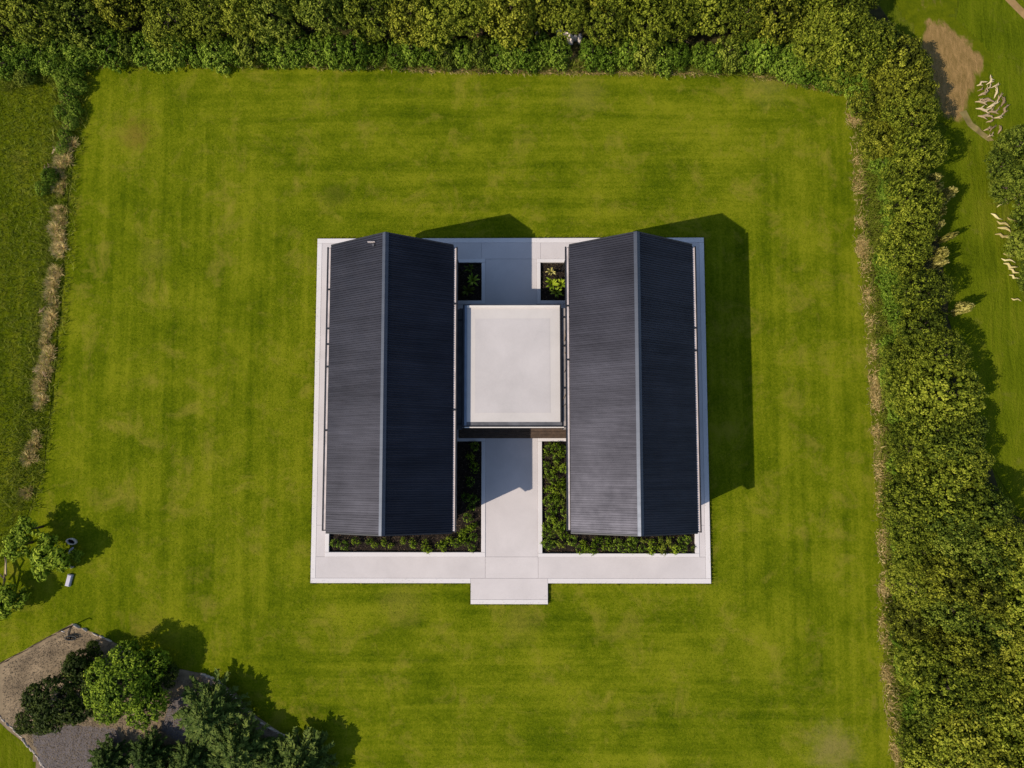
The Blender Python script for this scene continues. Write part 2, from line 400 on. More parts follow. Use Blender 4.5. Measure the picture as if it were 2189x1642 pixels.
def crown_mesh(name, mat, seed, lobes, clump_r=0.17, dens=26, per=14, ln=0.13, wd=0.08, zmin=-0.4, flat=0.8, droop=0.0):
    """foliage: lobes -> clumps on their outer shell -> single leaves"""
    r = np.random.default_rng(seed)
    Vs = []; Ts = []
    lob = np.array(lobes)
    for i, (cx, cy, cz, R) in enumerate(lobes):
        n = int(dens * 4 * math.pi * R * R)
        d = unit(r.normal(size=(n, 3)))
        d = d[d[:, 2] > zmin]
        rad = R * r.uniform(0.82, 1.08, len(d))
        P = np.array([cx, cy, cz]) + d * rad[:, None] * np.array([1, 1, flat])
        keep = np.ones(len(P), bool)
        for j, (ax, ay, az_, AR) in enumerate(lobes):
            if j != i:
                q = (P - np.array([ax, ay, az_])) / np.array([1, 1, flat])
                keep &= np.linalg.norm(q, axis=1) > AR * 0.80
        P = P[keep]; d = d[keep]
        ct = r.uniform(0.25, 0.75, len(P))
        for k in range(len(P)):
            m = max(4, int(per * r.uniform(0.6, 1.4)))
            off = unit(r.normal(size=(m, 3))) * (clump_r * r.uniform(0.25, 1.0, m)[:, None] ** 0.6) * r.uniform(0.55, 1.45)
            nr = unit(d[k] * 0.55 + off / clump_r * 1.15 + np.array([0, 0, 0.25]) + r.normal(size=(m, 3)) * 0.30)
            C = P[k] + off
            C[:, 2] -= droop * np.linalg.norm(off[:, :2], axis=1)
            V, T = leaves(C, nr, r, ln, wd, np.clip(ct[k] - 0.25 + 0.45 * (off @ d[k] / clump_r) + r.normal(size=m) * 0.14, 0, 1))  # random leaf tone plus painted shade: darker towards the inside of each clump
            Vs.append(V); Ts.append(T)
        # sparse inner leaves so that the sun does not shine straight through
        m = int(90 * R * R)
        C = np.array([cx, cy, cz]) + unit(r.normal(size=(m, 3))) * (R * r.uniform(0.3, 0.75, m))[:, None] * np.array([1, 1, flat])
        V, T = leaves(C, unit(r.normal(size=(m, 3)) + np.array([0, 0, 1.0])), r, ln * 2.2, wd * 2.2, r.uniform(0, 0.12, m))  # inner leaves tinted dark, painting deeper shade into the gaps
        Vs.append(V); Ts.append(T)
    return quads_mesh(name, np.concatenate(Vs), np.concatenate(Ts), mat)

def lobe_set(seed, R, H, n, rl=(0.45, 0.7)):
    r = random.Random(seed); out = [(0, 0, H - R*0.75, R*0.72)]
    for k in range(n):
        a = 2*math.pi*(k + r.uniform(-0.3, 0.3))/n; q = R*r.uniform(0.42, 0.72); s = R*r.uniform(*rl)
        out.append((q*math.cos(a), q*math.sin(a), H - R*r.uniform(0.75, 1.35), s))
    return out

def trunk_mesh(seed, H, r0, lobes):
    r = random.Random(seed); mb = MB()
    pts = [(0, 0, -0.05), (r.uniform(-.03, .03), r.uniform(-.03, .03), H*0.3), (r.uniform(-.08, .08), r.uniform(-.08, .08), H*0.62)]
    mb.tube(pts, [r0*1.25, r0, r0*0.6], 8)
    for (x, y, z, R) in lobes[:6]:
        s = Vector(pts[1]).lerp(Vector(pts[2]), r.uniform(0.1, 1.0)); e = Vector((x, y, z))
        mb.tube([s, s.lerp(e, 0.5) + Vector((0, 0, 0.1)), e], [r0*0.5, r0*0.35, r0*0.14], 6)
    return mb.mesh('trunk', 'bark', True)

PROTO = {}
def make_proto(key, name, lobes, H, r0, mat, seed, **kw):
    root = empty(name, (0, 0, 0))
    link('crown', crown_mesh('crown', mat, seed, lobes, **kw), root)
    link('trunk', trunk_mesh(seed, H, r0, lobes), root)
    PROTO[key] = [root, False]

def place(key, x, y, z, s, rz, label, cat, group=None, sz=None):
    root, used = PROTO[key]
    if used: o = copy_tree(root)
    else: o = root; PROTO[key][1] = True
    o.location = (x, y, z); o.rotation_euler = (0, 0, rz)
    o.scale = (s, s, sz or s) if not isinstance(s, tuple) else s
    o.scale[2] *= {'oli': 0.8, 'mid': 0.8, 'rou': 0.68, 'dar': 0.68, 'con': 0.7, 'bri': 0.72}.get(key[:3], 1.0)
    tag(o, label, cat, group)
    return o

def patch_mat(name, grass, grass_dark, earth, earth_dark):
    m, nt, b = new_mat(name); p = pos(nt)
    a = nt.nodes.new('ShaderNodeAttribute'); a.attribute_name = 'edge'
    n1 = noise(nt, scaled(nt, p, (1.6, 0.9, 1), 0.6), 1.2, 6, 0.7, 0.6)
    f = mathn(nt, 'ADD', a.outputs['Fac'], mathn(nt, 'MULTIPLY', mathn(nt, 'SUBTRACT', n1, 0.5), 1.5))
    mr = nt.nodes.new('ShaderNodeMapRange'); mr.interpolation_type = 'SMOOTHSTEP'
    mr.inputs[1].default_value = 0.35; mr.inputs[2].default_value = 0.75; nt.links.new(f, mr.inputs[0])
    g = ramp(nt, noise(nt, p, 1.8, 6, 0.7), [(0.35, grass_dark), (0.65, grass)])
    e = ramp(nt, noise(nt, scaled(nt, p, (4.0, 1.2, 1), 0.5), 1.5, 6, 0.7, 0.5), [(0.32, earth_dark), (0.68, earth)])
    nt.links.new(mixc(nt, mr.outputs[0], g, e), b.inputs['Base Color'])
    b.inputs['Roughness'].default_value = 0.95; b.inputs['Specular IOR Level'].default_value = 0.0
    bump(nt, b, noise(nt, p, 9, 6, 0.75), 0.7, 0.05)
    return m
MAT['earth_patch'] = patch_mat('patchy_bare_earth', (0.115, 0.13, 0.004), (0.065, 0.085, 0.003), (0.32, 0.195, 0.075), (0.17, 0.11, 0.035))
MAT['worn_patch'] = patch_mat('worn_lawn_spot', (0.115, 0.125, 0.002), (0.075, 0.092, 0.0015), (0.20, 0.165, 0.035), (0.13, 0.12, 0.012))
MAT['yard_paving'] = patch_mat('worn_yard_paving', (0.225, 0.165, 0.10), (0.15, 0.11, 0.065), (0.165, 0.138, 0.128), (0.105, 0.088, 0.08))
def soft_patch(name, poly, mat, z, soft, cap=1.0):
    P = np.array(poly); x0, y0 = P.min(0) - 0.3; x1, y1 = P.max(0) + 0.3; st = 0.15
    nx, ny = int((x1-x0)/st)+1, int((y1-y0)/st)+1
    gx, gy = np.meshgrid(x0+np.arange(nx)*st, y0+np.arange(ny)*st); Q = np.column_stack([gx.ravel(), gy.ravel()])
    ins = np.zeros(len(Q), bool); dist = np.full(len(Q), 1e9)
    for i in range(len(P)):
        a, b = P[i-1], P[i]
        with np.errstate(divide='ignore', invalid='ignore'):
            ins ^= ((a[1] > Q[:, 1]) != (b[1] > Q[:, 1])) & (Q[:, 0] < (b[0]-a[0])*(Q[:, 1]-a[1])/(b[1]-a[1])+a[0])
        t = np.clip(((Q-a) @ (b-a))/((b-a) @ (b-a)), 0, 1); dist = np.minimum(dist, np.linalg.norm(Q-a-t[:, None]*(b-a), axis=1))
    e = np.where(ins, np.clip(dist/soft + 0.12, 0, 1)*cap, -0.6)
    k = ins.reshape(ny, nx)
    fs = [(j*nx+i, j*nx+i+1, (j+1)*nx+i+1, (j+1)*nx+i) for j in range(ny-1) for i in range(nx-1) if k[j, i] or k[j, i+1] or k[j+1, i] or k[j+1, i+1]]
    me = bpy.data.meshes.new(name); me.from_pydata([(q[0], q[1], z) for q in Q], [], fs); me.update()
    at = me.attributes.new('edge', 'FLOAT', 'POINT'); at.data.foreach_set('value', e.astype(np.float32))
    me.materials.append(MAT[mat]); return tag(link(name, me), kind='structure')

# ------------------------------------------------------------------ ground
sheet('ground', [(-250, -250), (250, -250), (250, 250), (-250, 250)], 'ground', -0.03)
LAWN = [(168,140),(320,136),(620,140),(900,146),(1250,152),(1560,156),(1660,166),(1790,190),(1818,212),(1826,380),(1832,500),(1852,700),(1866,900),(1872,1040),(1880,1180),(1890,1400),(1905,1560),(1918,1720),(680,1720),(690,1642),(668,1604),(600,1568),(545,1530),(505,1482),(440,1442),(330,1420),(235,1368),(155,1332),(0,1418),(-120,1480),(-120,1290),(20,1200),(60,1110),(95,1010),(110,900),(125,740),(140,560),(150,420),(164,260)]
sheet('lawn', PG(LAWN), 'lawn', 0.0, 0.05, 0.6)
sheet('rough_field', PG([(-200,150),(60,130),(150,150),(160,260),(146,420),(136,560),(120,740),(105,900),(90,1010),(56,1110),(16,1200),(-120,1290),(-200,1300)]), 'field', -0.008, 0.06)
sheet('mown_strip', PG([(2000,330),(2040,250),(2110,290),(2135,400),(2150,520),(2189,640),(2330,800),(2330,1150),(2189,1110),(2060,900),(2020,600)]), 'mown', -0.014, 0.08)
sheet('mown_field', PG([(2065,-80),(2400,-80),(2400,620),(2189,560),(2110,290),(2060,230),(2085,120),(2040,60)]), 'mown', -0.019, 0.08)
soft_patch('bare_earth_patch', PG([(1975,25),(2035,40),(2080,80),(2120,120),(2105,175),(2082,220),(2074,265),(2050,275),(2000,250),(1970,180),(1950,90)]), 'earth_patch', -0.009, 0.9)
soft_patch('dry_grass_patch', PG([(1880,-60),(2060,-60),(2040,20),(1990,60),(1940,40)]), 'earth_patch', -0.0135, 1.6, 0.55)
sheet('footpath', PG([(2130,-20),(2150,-20),(2200,28),(2260,80),(2250,92),(2189,40)]), 'dirt', -0.006, 0.03, 0.5)
sheet('footpath', PG([(2050,240),(2066,236),(2080,262),(2125,300),(2112,303),(2070,270)]), 'straw_ground', -0.005, 0.03, 0.3)
sheet('forest_floor', PG([(-160,-150),(1850,-150),(1865,-10),(1950,110),(1975,300),(2020,600),(2075,860),(2150,1090),(2340,1200),(2340,1780),(1935,1780),(1912,1600),(1895,1400),(1885,1180),(1870,950),(1856,700),(1836,500),(1828,300),(1815,205),(1660,162),(1250,148),(900,142),(320,132),(160,136),(60,128),(-160,140)]), 'forest_floor', -0.022)
sheet('dry_edge', PG([(150,146),(165,128),(620,130),(900,134),(1250,136),(1560,148),(1680,158),(1800,184),(1836,206),(1846,380),(1850,500),(1872,700),(1888,900),(1896,1040),(1898,1180),(1902,1400),(1922,1560),(1940,1720),(1900,1720),(1880,1400),(1860,1000),(1840,700),(1822,480),(1812,215),(1650,170),(1250,158),(700,150)]), 'dry_edge', -0.004, 0.10, 0.35)
sheet('gravel_yard', PG([(-150,1495),(0,1418),(155,1332),(235,1368),(330,1420),(440,1442),(505,1482),(545,1530),(600,1568),(668,1604),(690,1642),(690,1800),(-150,1800)]), 'gravel', -0.012, 0.02, 0.5)
soft_patch('paved_area', PG([(60,1562),(140,1540),(255,1552),(275,1600),(250,1720),(100,1720),(75,1620)]), 'yard_paving', 0.0, 0.35)
soft_patch('paved_area', PG([(345,1535),(365,1488),(430,1462),(480,1500),(450,1565),(380,1592),(335,1565)]), 'yard_paving', -0.003, 0.35)
sheet('footpath', PG([(425,1438),(466,1446),(486,1470),(505,1488),(525,1512),(550,1532),(580,1553),(610,1569),(645,1589),(675,1606),(700,1640),(660,1642),(640,1612),(600,1592),(560,1570),(530,1545),(505,1520),(485,1500),(465,1475),(440,1462)]), 'tan_path', -0.002, 0.04, 0.3)
sheet('verge', PG([(-150,1440),(-20,1530),(75,1608),(125,1690),(125,1800),(-150,1800)]), 'field', -0.006, 0.04, 0.5)

# ------------------------------------------------------------------ terrace
XL, XR, YT, YB = -9.6, 9.6, 8.42, -8.42
terr_rects = []   # (x0,x1,y0,y1,material)
def R_(x0, x1, y0, y1, m='concrete'): terr_rects.append((x0, x1, y0, y1, m))
rim = 0.24
R_(XL, XL+rim, YB+rim, YT-rim, 'concrete_edge'); R_(XR-rim, XR, YB+rim, YT-rim, 'concrete_edge')
R_(XL, XR, YT-rim, YT, 'concrete_edge')
R_(XL, -1.9, YB, YB+rim, 'concrete_edge'); R_(1.8, XR, YB, YB+rim, 'concrete_edge')
R_(-1.9, 1.8, -9.18, YB+rim); R_(-1.9, 1.8, -9.40, -9.18, 'concrete_edge')
yb = YB+rim; yt = YT-rim; xl = XL+rim; xr = XR-rim
for a, b in ((xl, -1.2), (-1.2, 1.34), (1.34, xr)): R_(a, b, yb, -7.17)
R_(xl, -8.93, -7.17, -5.67); R_(9.07, xr, -7.17, -5.67)
for a, b in ((-5.67, 8.18),): 
    for x0, x1 in ((xl, -7.8), (8.0, xr)): R_(x0, x1, a, b)
R_(-1.2, 1.34, -7.17, -1.45)
R_(-2.6, 2.75, -1.45, -0.9)
R_(-7.8, -1.42, 7.36, yt); R_(-1.42, 1.5, 7.36, yt); R_(1.5, 8.0, 7.36, yt)
R_(-1.24, 1.32, 4.3, 7.36)
R_(-2.6, -1.24, 4.3, 5.10); R_(1.32, 2.75, 4.3, 5.10)
R_(-7.8, -2.6, -5.4, 7.36); R_(2.75, 8.0, -5.4, 7.36)     # below the houses
R_(-2.6, 2.75, -0.9, 4.3)                                  # below the link
kerbs = [(-8.93, -1.2, -7.17, -6.95), (-8.93, -8.73, -6.95, -5.67), (-1.4, -1.2, -6.95, -1.64), (-2.6, -1.2, -1.64, -1.45),
         (1.34, 9.07, -7.17, -7.0), (8.87, 9.07, -7.0, -5.67), (1.34, 1.54, -7.0, -1.64), (1.34, 2.75, -1.64, -1.45),
         (-2.6, -1.24, 7.18, 7.36), (-1.42, -1.24, 5.10, 7.18), (-2.6, -1.42, 5.10, 5.28),
         (1.32, 2.75, 7.18, 7.36), (1.32, 1.5, 5.10, 7.18), (1.5, 2.75, 5.10, 5.28)]
tb = MB()
for (x0, x1, y0, y1, m) in terr_rects: tb.box(x0, x1, y0, y1, -0.2, 0.136)
for (x0, x1, y0, y1) in kerbs: tb.box(x0, x1, y0, y1, -0.2, 0.1361)
terrace = tag(tb.build('terrace', 'joint'), kind='structure')
J = 0.005
for (x0, x1, y0, y1, m) in terr_rects:
    MB().bevel_box(x0+J, x1-J, y0+J, y1-J, 0.1365, 0.15, 0.006).build('slab_panel', m, terrace)
for (x0, x1, y0, y1) in kerbs:
    MB().bevel_box(x0+0.002, x1-0.002, y0+0.002, y1-0.002, 0.1366, 0.172, 0.01).build('kerb', 'concrete_edge', terrace)

def soil_mesh(rects, seed):
    r = random.Random(seed); mb = MB()
    for (x0, x1, y0, y1) in rects:
        nx = max(2, int((x1-x0)/0.12)); ny = max(2, int((y1-y0)/0.12))
        vs = [(x0+(x1-x0)*i/nx, y0+(y1-y0)*j/ny, 0.02 + r.uniform(-.02, .035)) for j in range(ny+1) for i in range(nx+1)]
        fs = [(j*(nx+1)+i, j*(nx+1)+i+1, (j+1)*(nx+1)+i+1, (j+1)*(nx+1)+i) for j in range(ny) for i in range(nx)]
        mb.add(vs, fs)
    return mb
beds = [([(-8.73, -1.4, -6.95, -5.4), (-2.6, -1.4, -5.4, -1.64)], 'L-shaped bed of dark mulch, sparsely planted and half in shade'),
        ([(1.54, 8.87, -7.0, -5.4), (1.54, 2.75, -5.4, -1.64)], 'L-shaped bed of dark mulch packed with green plants'),
        ([(-2.6, -1.42, 5.28, 7.18)], 'small sunken bed of dark soil wholly in shade'),
        ([(1.5, 2.75, 5.28, 7.18)], 'small sunken bed of dark soil with big-leaved plants')]
for i, (rc, lb) in enumerate(beds):
    tag(soil_mesh(rc, i).build('planting_bed', 'soil', None, True), kind='structure')

# ------------------------------------------------------------------ gabled houses
HW, LEN = 2.705, 12.66
YC = (7.2116 - 5.4456) / 2
ZB = 0.15
ZE, ZR = 3.146 - ZB, 4.566 - ZB       # local heights of eave and ridge
SL = (ZR - ZE) / 2.7804
NRIB, NSH = 126, 14
def roof_sheet_mesh():
    p = LEN / NRIB; ribs = NRIB // NSH; mb = MB()
    prof = []
    for k in range(ribs):
        y = k*p
        prof += [(y, 0.0), (y+p*0.50, 0.0), (y+p*0.58, 0.032), (y+p*0.90, 0.032)]
    prof.append((ribs*p, 0.0))
    vs = []; fs = []
    for (x, z) in ((0.0, ZR), (-HW-0.03, ZR - SL*(HW+0.03))):
        for (y, h) in prof: vs.append((x, y, z + h + 0.005))
    n = len(prof)
    fs = [(i+1, i, n+i, n+i+1) for i in range(n-1)]
    # down-turned end lips give the sheet thickness
    base = len(vs)
    for (y, h) in prof: vs.append((-HW-0.03, y, ZR - SL*(HW+0.03) - 0.02))
    fs += [(n+i+1, n+i, base+i, base+i+1) for i in range(n-1)]
    mb.add(vs, fs); return mb.mesh('roof_sheet', 'roof')
def rake(me, sgn=1.0):
    # the verges run very slightly back from square: the ridge sits a hand's width further along than the eaves
    for v in me.vertices: v.co.y += sgn * (0.14 * (v.co.z - ZE) / (ZR - ZE) - 0.06)
SHEET = roof_sheet_mesh(); SHEET_E = SHEET.copy()
rake(SHEET, 1.0); rake(SHEET_E, -1.0)

def make_house(cx, label, extras):
    root = empty('gabled_house', (cx, YC, ZB)); tag(root, label, 'house')
    hy = LEN/2; wy = hy - 0.16; wx = 2.58
    zw = ZR - SL*wx - 0.10
    # walls
    MB().box(-wx, -wx+0.15, -wy, wy, 0, zw).build('wall', 'cladding', root)
    MB().box(wx-0.15, wx, -wy, wy, 0, zw).build('wall', 'cladding', root)
    for s in (-1, 1):
        y0, y1 = (s*wy - 0.075 - s*0.08, s*wy + 0.075 - s*0.08)
        MB().prism_y([(-wx+0.152, 0), (wx-0.152, 0), (wx-0.152, zw), (0, ZR-0.12), (-wx+0.152, zw)], y0, y1).build('wall', 'cladding', root)
    # deck under the sheets
    t = 0.09
    MB().prism_y([(-HW, ZR-SL*HW-t), (0, ZR-t), (HW, ZR-SL*HW-t), (HW, ZR-SL*HW-0.004), (0, ZR-0.004), (-HW, ZR-SL*HW-0.004)], -hy+0.02, hy-0.02).build('roof_deck', 'trim', root)
    w = LEN/NSH
    for k in range(NSH):
        o = link('roof_sheet', SHEET, root); o.location = (0, -hy + k*w, 0)
        o = link('roof_sheet', SHEET_E, root); o.location = (0, -hy + (k+1)*w, 0); o.rotation_euler = (0, 0, math.pi)
    # ridge cap, folded over both slopes
    rw = 0.13; z0 = ZR + 0.058
    for s in (-1, 1):
        MB().prism_y([(0.0, z0), (s*rw, z0 - SL*rw), (s*rw, z0 - SL*rw - 0.03), (0.0, z0 - 0.03)][::(1 if s > 0 else -1)], -hy-0.012, hy+0.012).build('ridge_cap', 'ridge', root)
    # barge trims on the gable edges
    for s in (-1, 1):
        for q in (-1, 1):
            y0, y1 = (s*hy - 0.03, s*hy + 0.03)
            pr = [(0.0, ZR+0.038), (q*(HW+0.03), ZR+0.038-SL*(HW+0.03)), (q*(HW+0.03), ZR-0.16-SL*(HW+0.03)), (0.0, ZR-0.16)]
            MB().prism_y(pr[::q], min(y0, y1), max(y0, y1)).build('barge_board', 'trim', root)
    # gutters: dark trough, pale lining, brackets
    for s in (-1, 1):
        zg = ZR - SL*HW - 0.03
        a = HW + 0.035
        g = MB()
        gy0, gy1 = -hy + (0.02 if s > 0 else 0.08), hy - 0.06
        def bx(x0, x1, z0_, z1_): g.box(min(s*x0, s*x1), max(s*x0, s*x1), gy0, gy1, z0_, z1_)
        bx(a, a+0.022, zg-0.13, zg-0.005); bx(a+0.118, a+0.175, zg-0.13, zg+0.005); bx(a+0.022, a+0.118, zg-0.13, zg-0.10)
        go = g.build('gutter', 'trim', root)
        MB().box(min(s*(a+0.024), s*(a+0.116)), max(s*(a+0.024), s*(a+0.116)), gy0+0.05, gy1-0.05, zg-0.098, zg-0.012).build('gutter_liner', 'liner', go)
        for yy in extras['brackets'][s]:
            MB().box(min(s*(a-0.03), s*(a+0.15)), max(s*(a-0.03), s*(a+0.15)), yy-0.035, yy+0.035, zg-0.05, zg+0.022).build('gutter_bracket', 'trim', go)
    for ch in root.children:
        if ch.name.split('.')[0] in ('roof_deck', 'ridge_cap', 'barge_board', 'gutter'):
            rake(ch.data)
            for g_ in ch.children: rake(g_.data)
    # downpipes at the gable ends
    for s in (-1, 1):
        MB().tube([(s*(HW+0.10), hy-0.45, 0.0), (s*(HW+0.10), hy-0.45, ZR-SL*HW-0.15)], 0.04, 8).build('downpipe', 'trim', root)
    return root

hl = make_house(-5.2382, 'dark house with corrugated gable roof casting its shadow on the central walkway', {'brackets': {-1: [4.35, 2.6, 1.9, 0.9, -1.9], 1: [3.7, -1.0]}})
hr = make_house(5.3841, 'dark house with corrugated gable roof casting a long shadow onto the lawn', {'brackets': {-1: [3.6, 1.2], 1: [2.6, 1.6]}})
# roof fixtures
hk = empty('roof_anchor', (-5.2382-0.55, YC+5.95, ZB+ZR-SL*0.55+0.035)); tag(hk, 'small metal safety anchor near the ridge of the dark roof', 'roof anchor')
MB().bevel_box(-0.26, 0.06, 0.11, 0.14, -0.05, 0.09).build('rail', 'liner', hk)
MB().tube([(-0.02, 0, -0.06), (-0.02, 0, 0.07)], 0.05, 10).build('post', 'link_grey', hk)
MB().tube([(0.14, -0.02, -0.20), (0.14, -0.02, 0.02)], 0.05, 10).build('post', 'trim', hk)

# ------------------------------------------------------------------ link with flat roof
LK = empty('flat_roofed_link', (0.2, 1.7, ZB)); tag(LK, 'low glazed link with a pale flat roof between the two dark houses', 'link building')
def lk(mb_args): return [mb_args[0]-0.2, mb_args[1]-0.2, mb_args[2]-1.7, mb_args[3]-1.7, mb_args[4]-ZB, mb_args[5]-ZB]
def lkbox(name, mat, *a, parent=LK, bev=None):
    mb = MB(); v = lk(a)
    (mb.bevel_box(*v, bev) if bev else mb.box(*v)); return mb.build(name, mat, parent)
ox0, ox1, oy0, oy1 = -2.12, 2.325, -0.965, 4.585
mx0, mx1, my0, my1 = -1.93, 2.255, -0.71, 4.44
ZM = 2.65
lkbox('roof_slab', 'link_grey', ox0, ox1, oy0, oy1, ZM-0.35, ZM-0.02)
rf = lkbox('roof_membrane', 'membrane', mx0, mx1, my0, my1, ZM-0.019, ZM)
# laid sheet of membrane with a welded lap
lkbox('membrane_sheet', 'membrane_grey', mx0+0.36, mx1-0.45, my0+0.4, my1-0.5, ZM+0.001, ZM+0.006, parent=rf)
# parapets (west tinted blue as painted shade, north pale, south and east charcoal)
lkbox('parapet', 'link_shade_blue', ox0+0.05, mx0, oy0+0.095, oy1-0.052, ZM-0.0195, ZM+0.06)
lkbox('parapet_cap', 'trim', ox0+0.02, ox0+0.09, oy0+0.095, oy1-0.02, ZM+0.062, ZM+0.085)
lkbox('parapet', 'white_trim', mx0+0.002, mx1, my1, oy1-0.05, ZM-0.0195, ZM+0.06)
lkbox('parapet', 'trim', mx1, ox1, my0-0.02, oy1-0.05, ZM-0.0195, ZM+0.05)
lkbox('gutter', 'link_grey', mx0+0.002, ox1-0.002, oy0+0.09, my0, ZM-0.0195, ZM-0.005)
lkbox('fascia', 'trim', ox0, ox1, oy0+0.035, oy0+0.09, ZM-0.36, ZM+0.03)
lkbox('fascia_cap', 'white_trim', ox0+0.1, ox1+0.1, oy0-0.01, oy0+0.034, ZM-0.3, ZM+0.035)
# glazing north and south
for yy in (oy0+0.18, oy1-0.18):
    n = 4; x0, x1 = ox0+0.1, ox1-0.1; w = (x1-x0)/n
    fr = lkbox('frame', 'trim', x0, x1, yy-0.05, yy+0.05, ZM-0.45, ZM-0.352)
    for k in range(n+1):
        xx = x0 + k*w
        lkbox('mullion', 'trim', xx-0.04, xx+0.04, yy-0.049, yy+0.049, ZB, ZM-0.452)
    for k in range(n):
        lkbox('pane', 'glass', x0+k*w+0.042, x0+(k+1)*w-0.042, yy-0.012, yy+0.012, ZB, ZM-0.453)
# box gutters between the link and the houses
def side_gutter(x0, x1, mat, label, deb, zf, hs):
    g = empty('box_gutter', ((x0+x1)/2, 1.7, zf)); tag(g, label, 'gutter')
    hx = (x1-x0)/2
    MB().box(-hx, hx, -2.75, 2.72, 0, 0.05).build('gutter_floor', mat, g)
    MB().box(-hx, -hx+0.03, -2.75, 2.72, 0.052, hs).build('gutter_side', 'trim', g)
    MB().box(hx-0.03, hx, -2.75, 2.72, 0.052, hs).build('gutter_side', 'trim', g)
    for yy in deb:
        MB().box(-hx-0.01, hx+0.01, yy-0.03, yy+0.03, hs-0.04, hs+0.02).build('strap', 'trim', g)
    return g
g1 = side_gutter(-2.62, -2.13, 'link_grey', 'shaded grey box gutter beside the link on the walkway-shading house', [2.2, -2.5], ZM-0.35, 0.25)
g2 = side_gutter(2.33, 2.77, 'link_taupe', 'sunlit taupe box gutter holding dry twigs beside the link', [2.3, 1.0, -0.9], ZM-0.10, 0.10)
for i, (px, py, L_, a) in enumerate([(1207,718,.5,1.5),(1208,735,.35,1.1),(1209,760,.3,1.9),(1208,790,.28,1.3),(1207,845,.6,1.2),(1209,862,.5,.9)]):
    x, y = G(px, py, 2.6)
    mb = MB(); dx, dy = math.cos(a)*L_/2, math.sin(a)*L_/2
    mb.tube([(-dx, -dy, 0.012), (0.02, 0, 0.03), (dx, dy, 0.014)], [0.014, 0.012, 0.006], 5)
    o = mb.build('twig', 'bark' if i % 2 else 'pale_wood'); o.location = (x, y, ZM-0.05)
    tag(o, 'thin dry twig lying in the sunlit taupe gutter', 'twig', 'twigs in the gutter')
# timber strips at the foot of the glazing; the north one imitates shade on the slab
for (x0, x1, y0, y1, lb) in ((-2.5, 2.7, -1.5, -1.0, 'dark timber doorstep facing the front walkway'), (-2.5, 2.7, 4.62, 4.88, 'dark strip imitating shade on the slab by the two small beds')):
    st = empty('doorstep', ((x0+x1)/2, (y0+y1)/2, 0.172)); tag(st, lb, 'doorstep')
    n = 3; w = (y1-y0)/n
    for k in range(n):
        MB().bevel_box(-(x1-x0)/2, (x1-x0)/2, -(y1-y0)/2+k*w+0.004, -(y1-y0)/2+(k+1)*w-0.004, 0.0, 0.05, 0.006).build('plank', 'timber', st)

# ------------------------------------------------------------------ plants in the beds
def plant_mesh(seed, mat, R, H, dens, ln, wd, per=9, cr=0.09):
    r = random.Random(seed); lob = []
    for k in range(4):
        a = r.uniform(0, 6.28); q = R*r.uniform(0.25, 0.6)
        lob.append((q*math.cos(a), q*math.sin(a), H*r.uniform(0.45, 0.75), R*r.uniform(0.38, 0.6)))
    return crown_mesh('foliage', mat, seed, lob, cr, dens, per, ln, wd, -0.3, 0.8), lob
for i, mt in enumerate(('bright', 'bright', 'shrub', 'midgreen')):
    root = empty('bed_plant', (0, 0, 0))
    me, lob = plant_mesh(100+i, mt, 0.30, 0.42, 55, 0.075, 0.042)
    link('foliage', me, root)
    sb = MB()
    for (x, y, z, R) in lob: sb.tube([(0, 0, -0.03), (x*0.5, y*0.5, z*0.6), (x, y, z)], [0.014, 0.01, 0.006], 5)
    sb.build('stem', 'bark', root)
    PROTO['bed%d' % i] = [root, False]
r = random.Random(5)
def bed_plants(pxs, label, group, s=(0.7, 1.1), kinds=(0, 1, 2)):
    for (px, py) in pxs:
        x, y = G(px, py, 0.25)
        q = r.uniform(*s)
        place('bed%d' % r.choice(kinds), x, y, 0.02, q, r.uniform(0, 6.28), label, 'plant', group)
bed_plants([(716,1163),(737,1165),(760,1158),(787,1157),(800,1166),(822,1159),(836,1168),(862,1157),(884,1160),(906,1162),(912,1172),(942,1162),(950,1172),(962,1158),(985,1150),(978,1160),(998,1163),(1010,1172),(1012,1150)],
           'small fresh-green plant in the mulch strip below the walkway-shading house gable', 'plants in the sparse front bed', (0.55, 0.95))
bed_plants([(1000,1130),(988,1138),(1012,1126),(1008,1085),(1012,1065),(996,1062),(1004,1030),(1012,1000),(1006,975),(1014,955),(1000,1105)],
           'low green plant in the shaded bed beside the walkway', 'plants in the shaded bed', (0.7, 1.0))
pl = []
rr = random.Random(11)
for yy in range(958, 1170, 17):
    for xx in (1172, 1188, 1204):
        pl.append((xx + rr.uniform(-5, 5), yy + rr.uniform(-6, 6)))
bed_plants(pl, 'leafy green plant in the dense bed beside the walkway', 'plants in the dense walkway bed', (0.6, 0.95), (0, 1, 2, 2, 3))
pl = []
for xx in range(1228, 1480, 19):
    pl.append((xx + rr.uniform(-6, 6), 1156 + rr.uniform(-3, 5)))
    pl.append((xx + 8 + rr.uniform(-6, 6), 1170 + rr.uniform(-4, 5)))
bed_plants(pl, 'leafy green plant in the dense strip below the lawn-shading house gable', 'plants in the dense front strip', (0.55, 0.95), (0, 1, 2, 3))

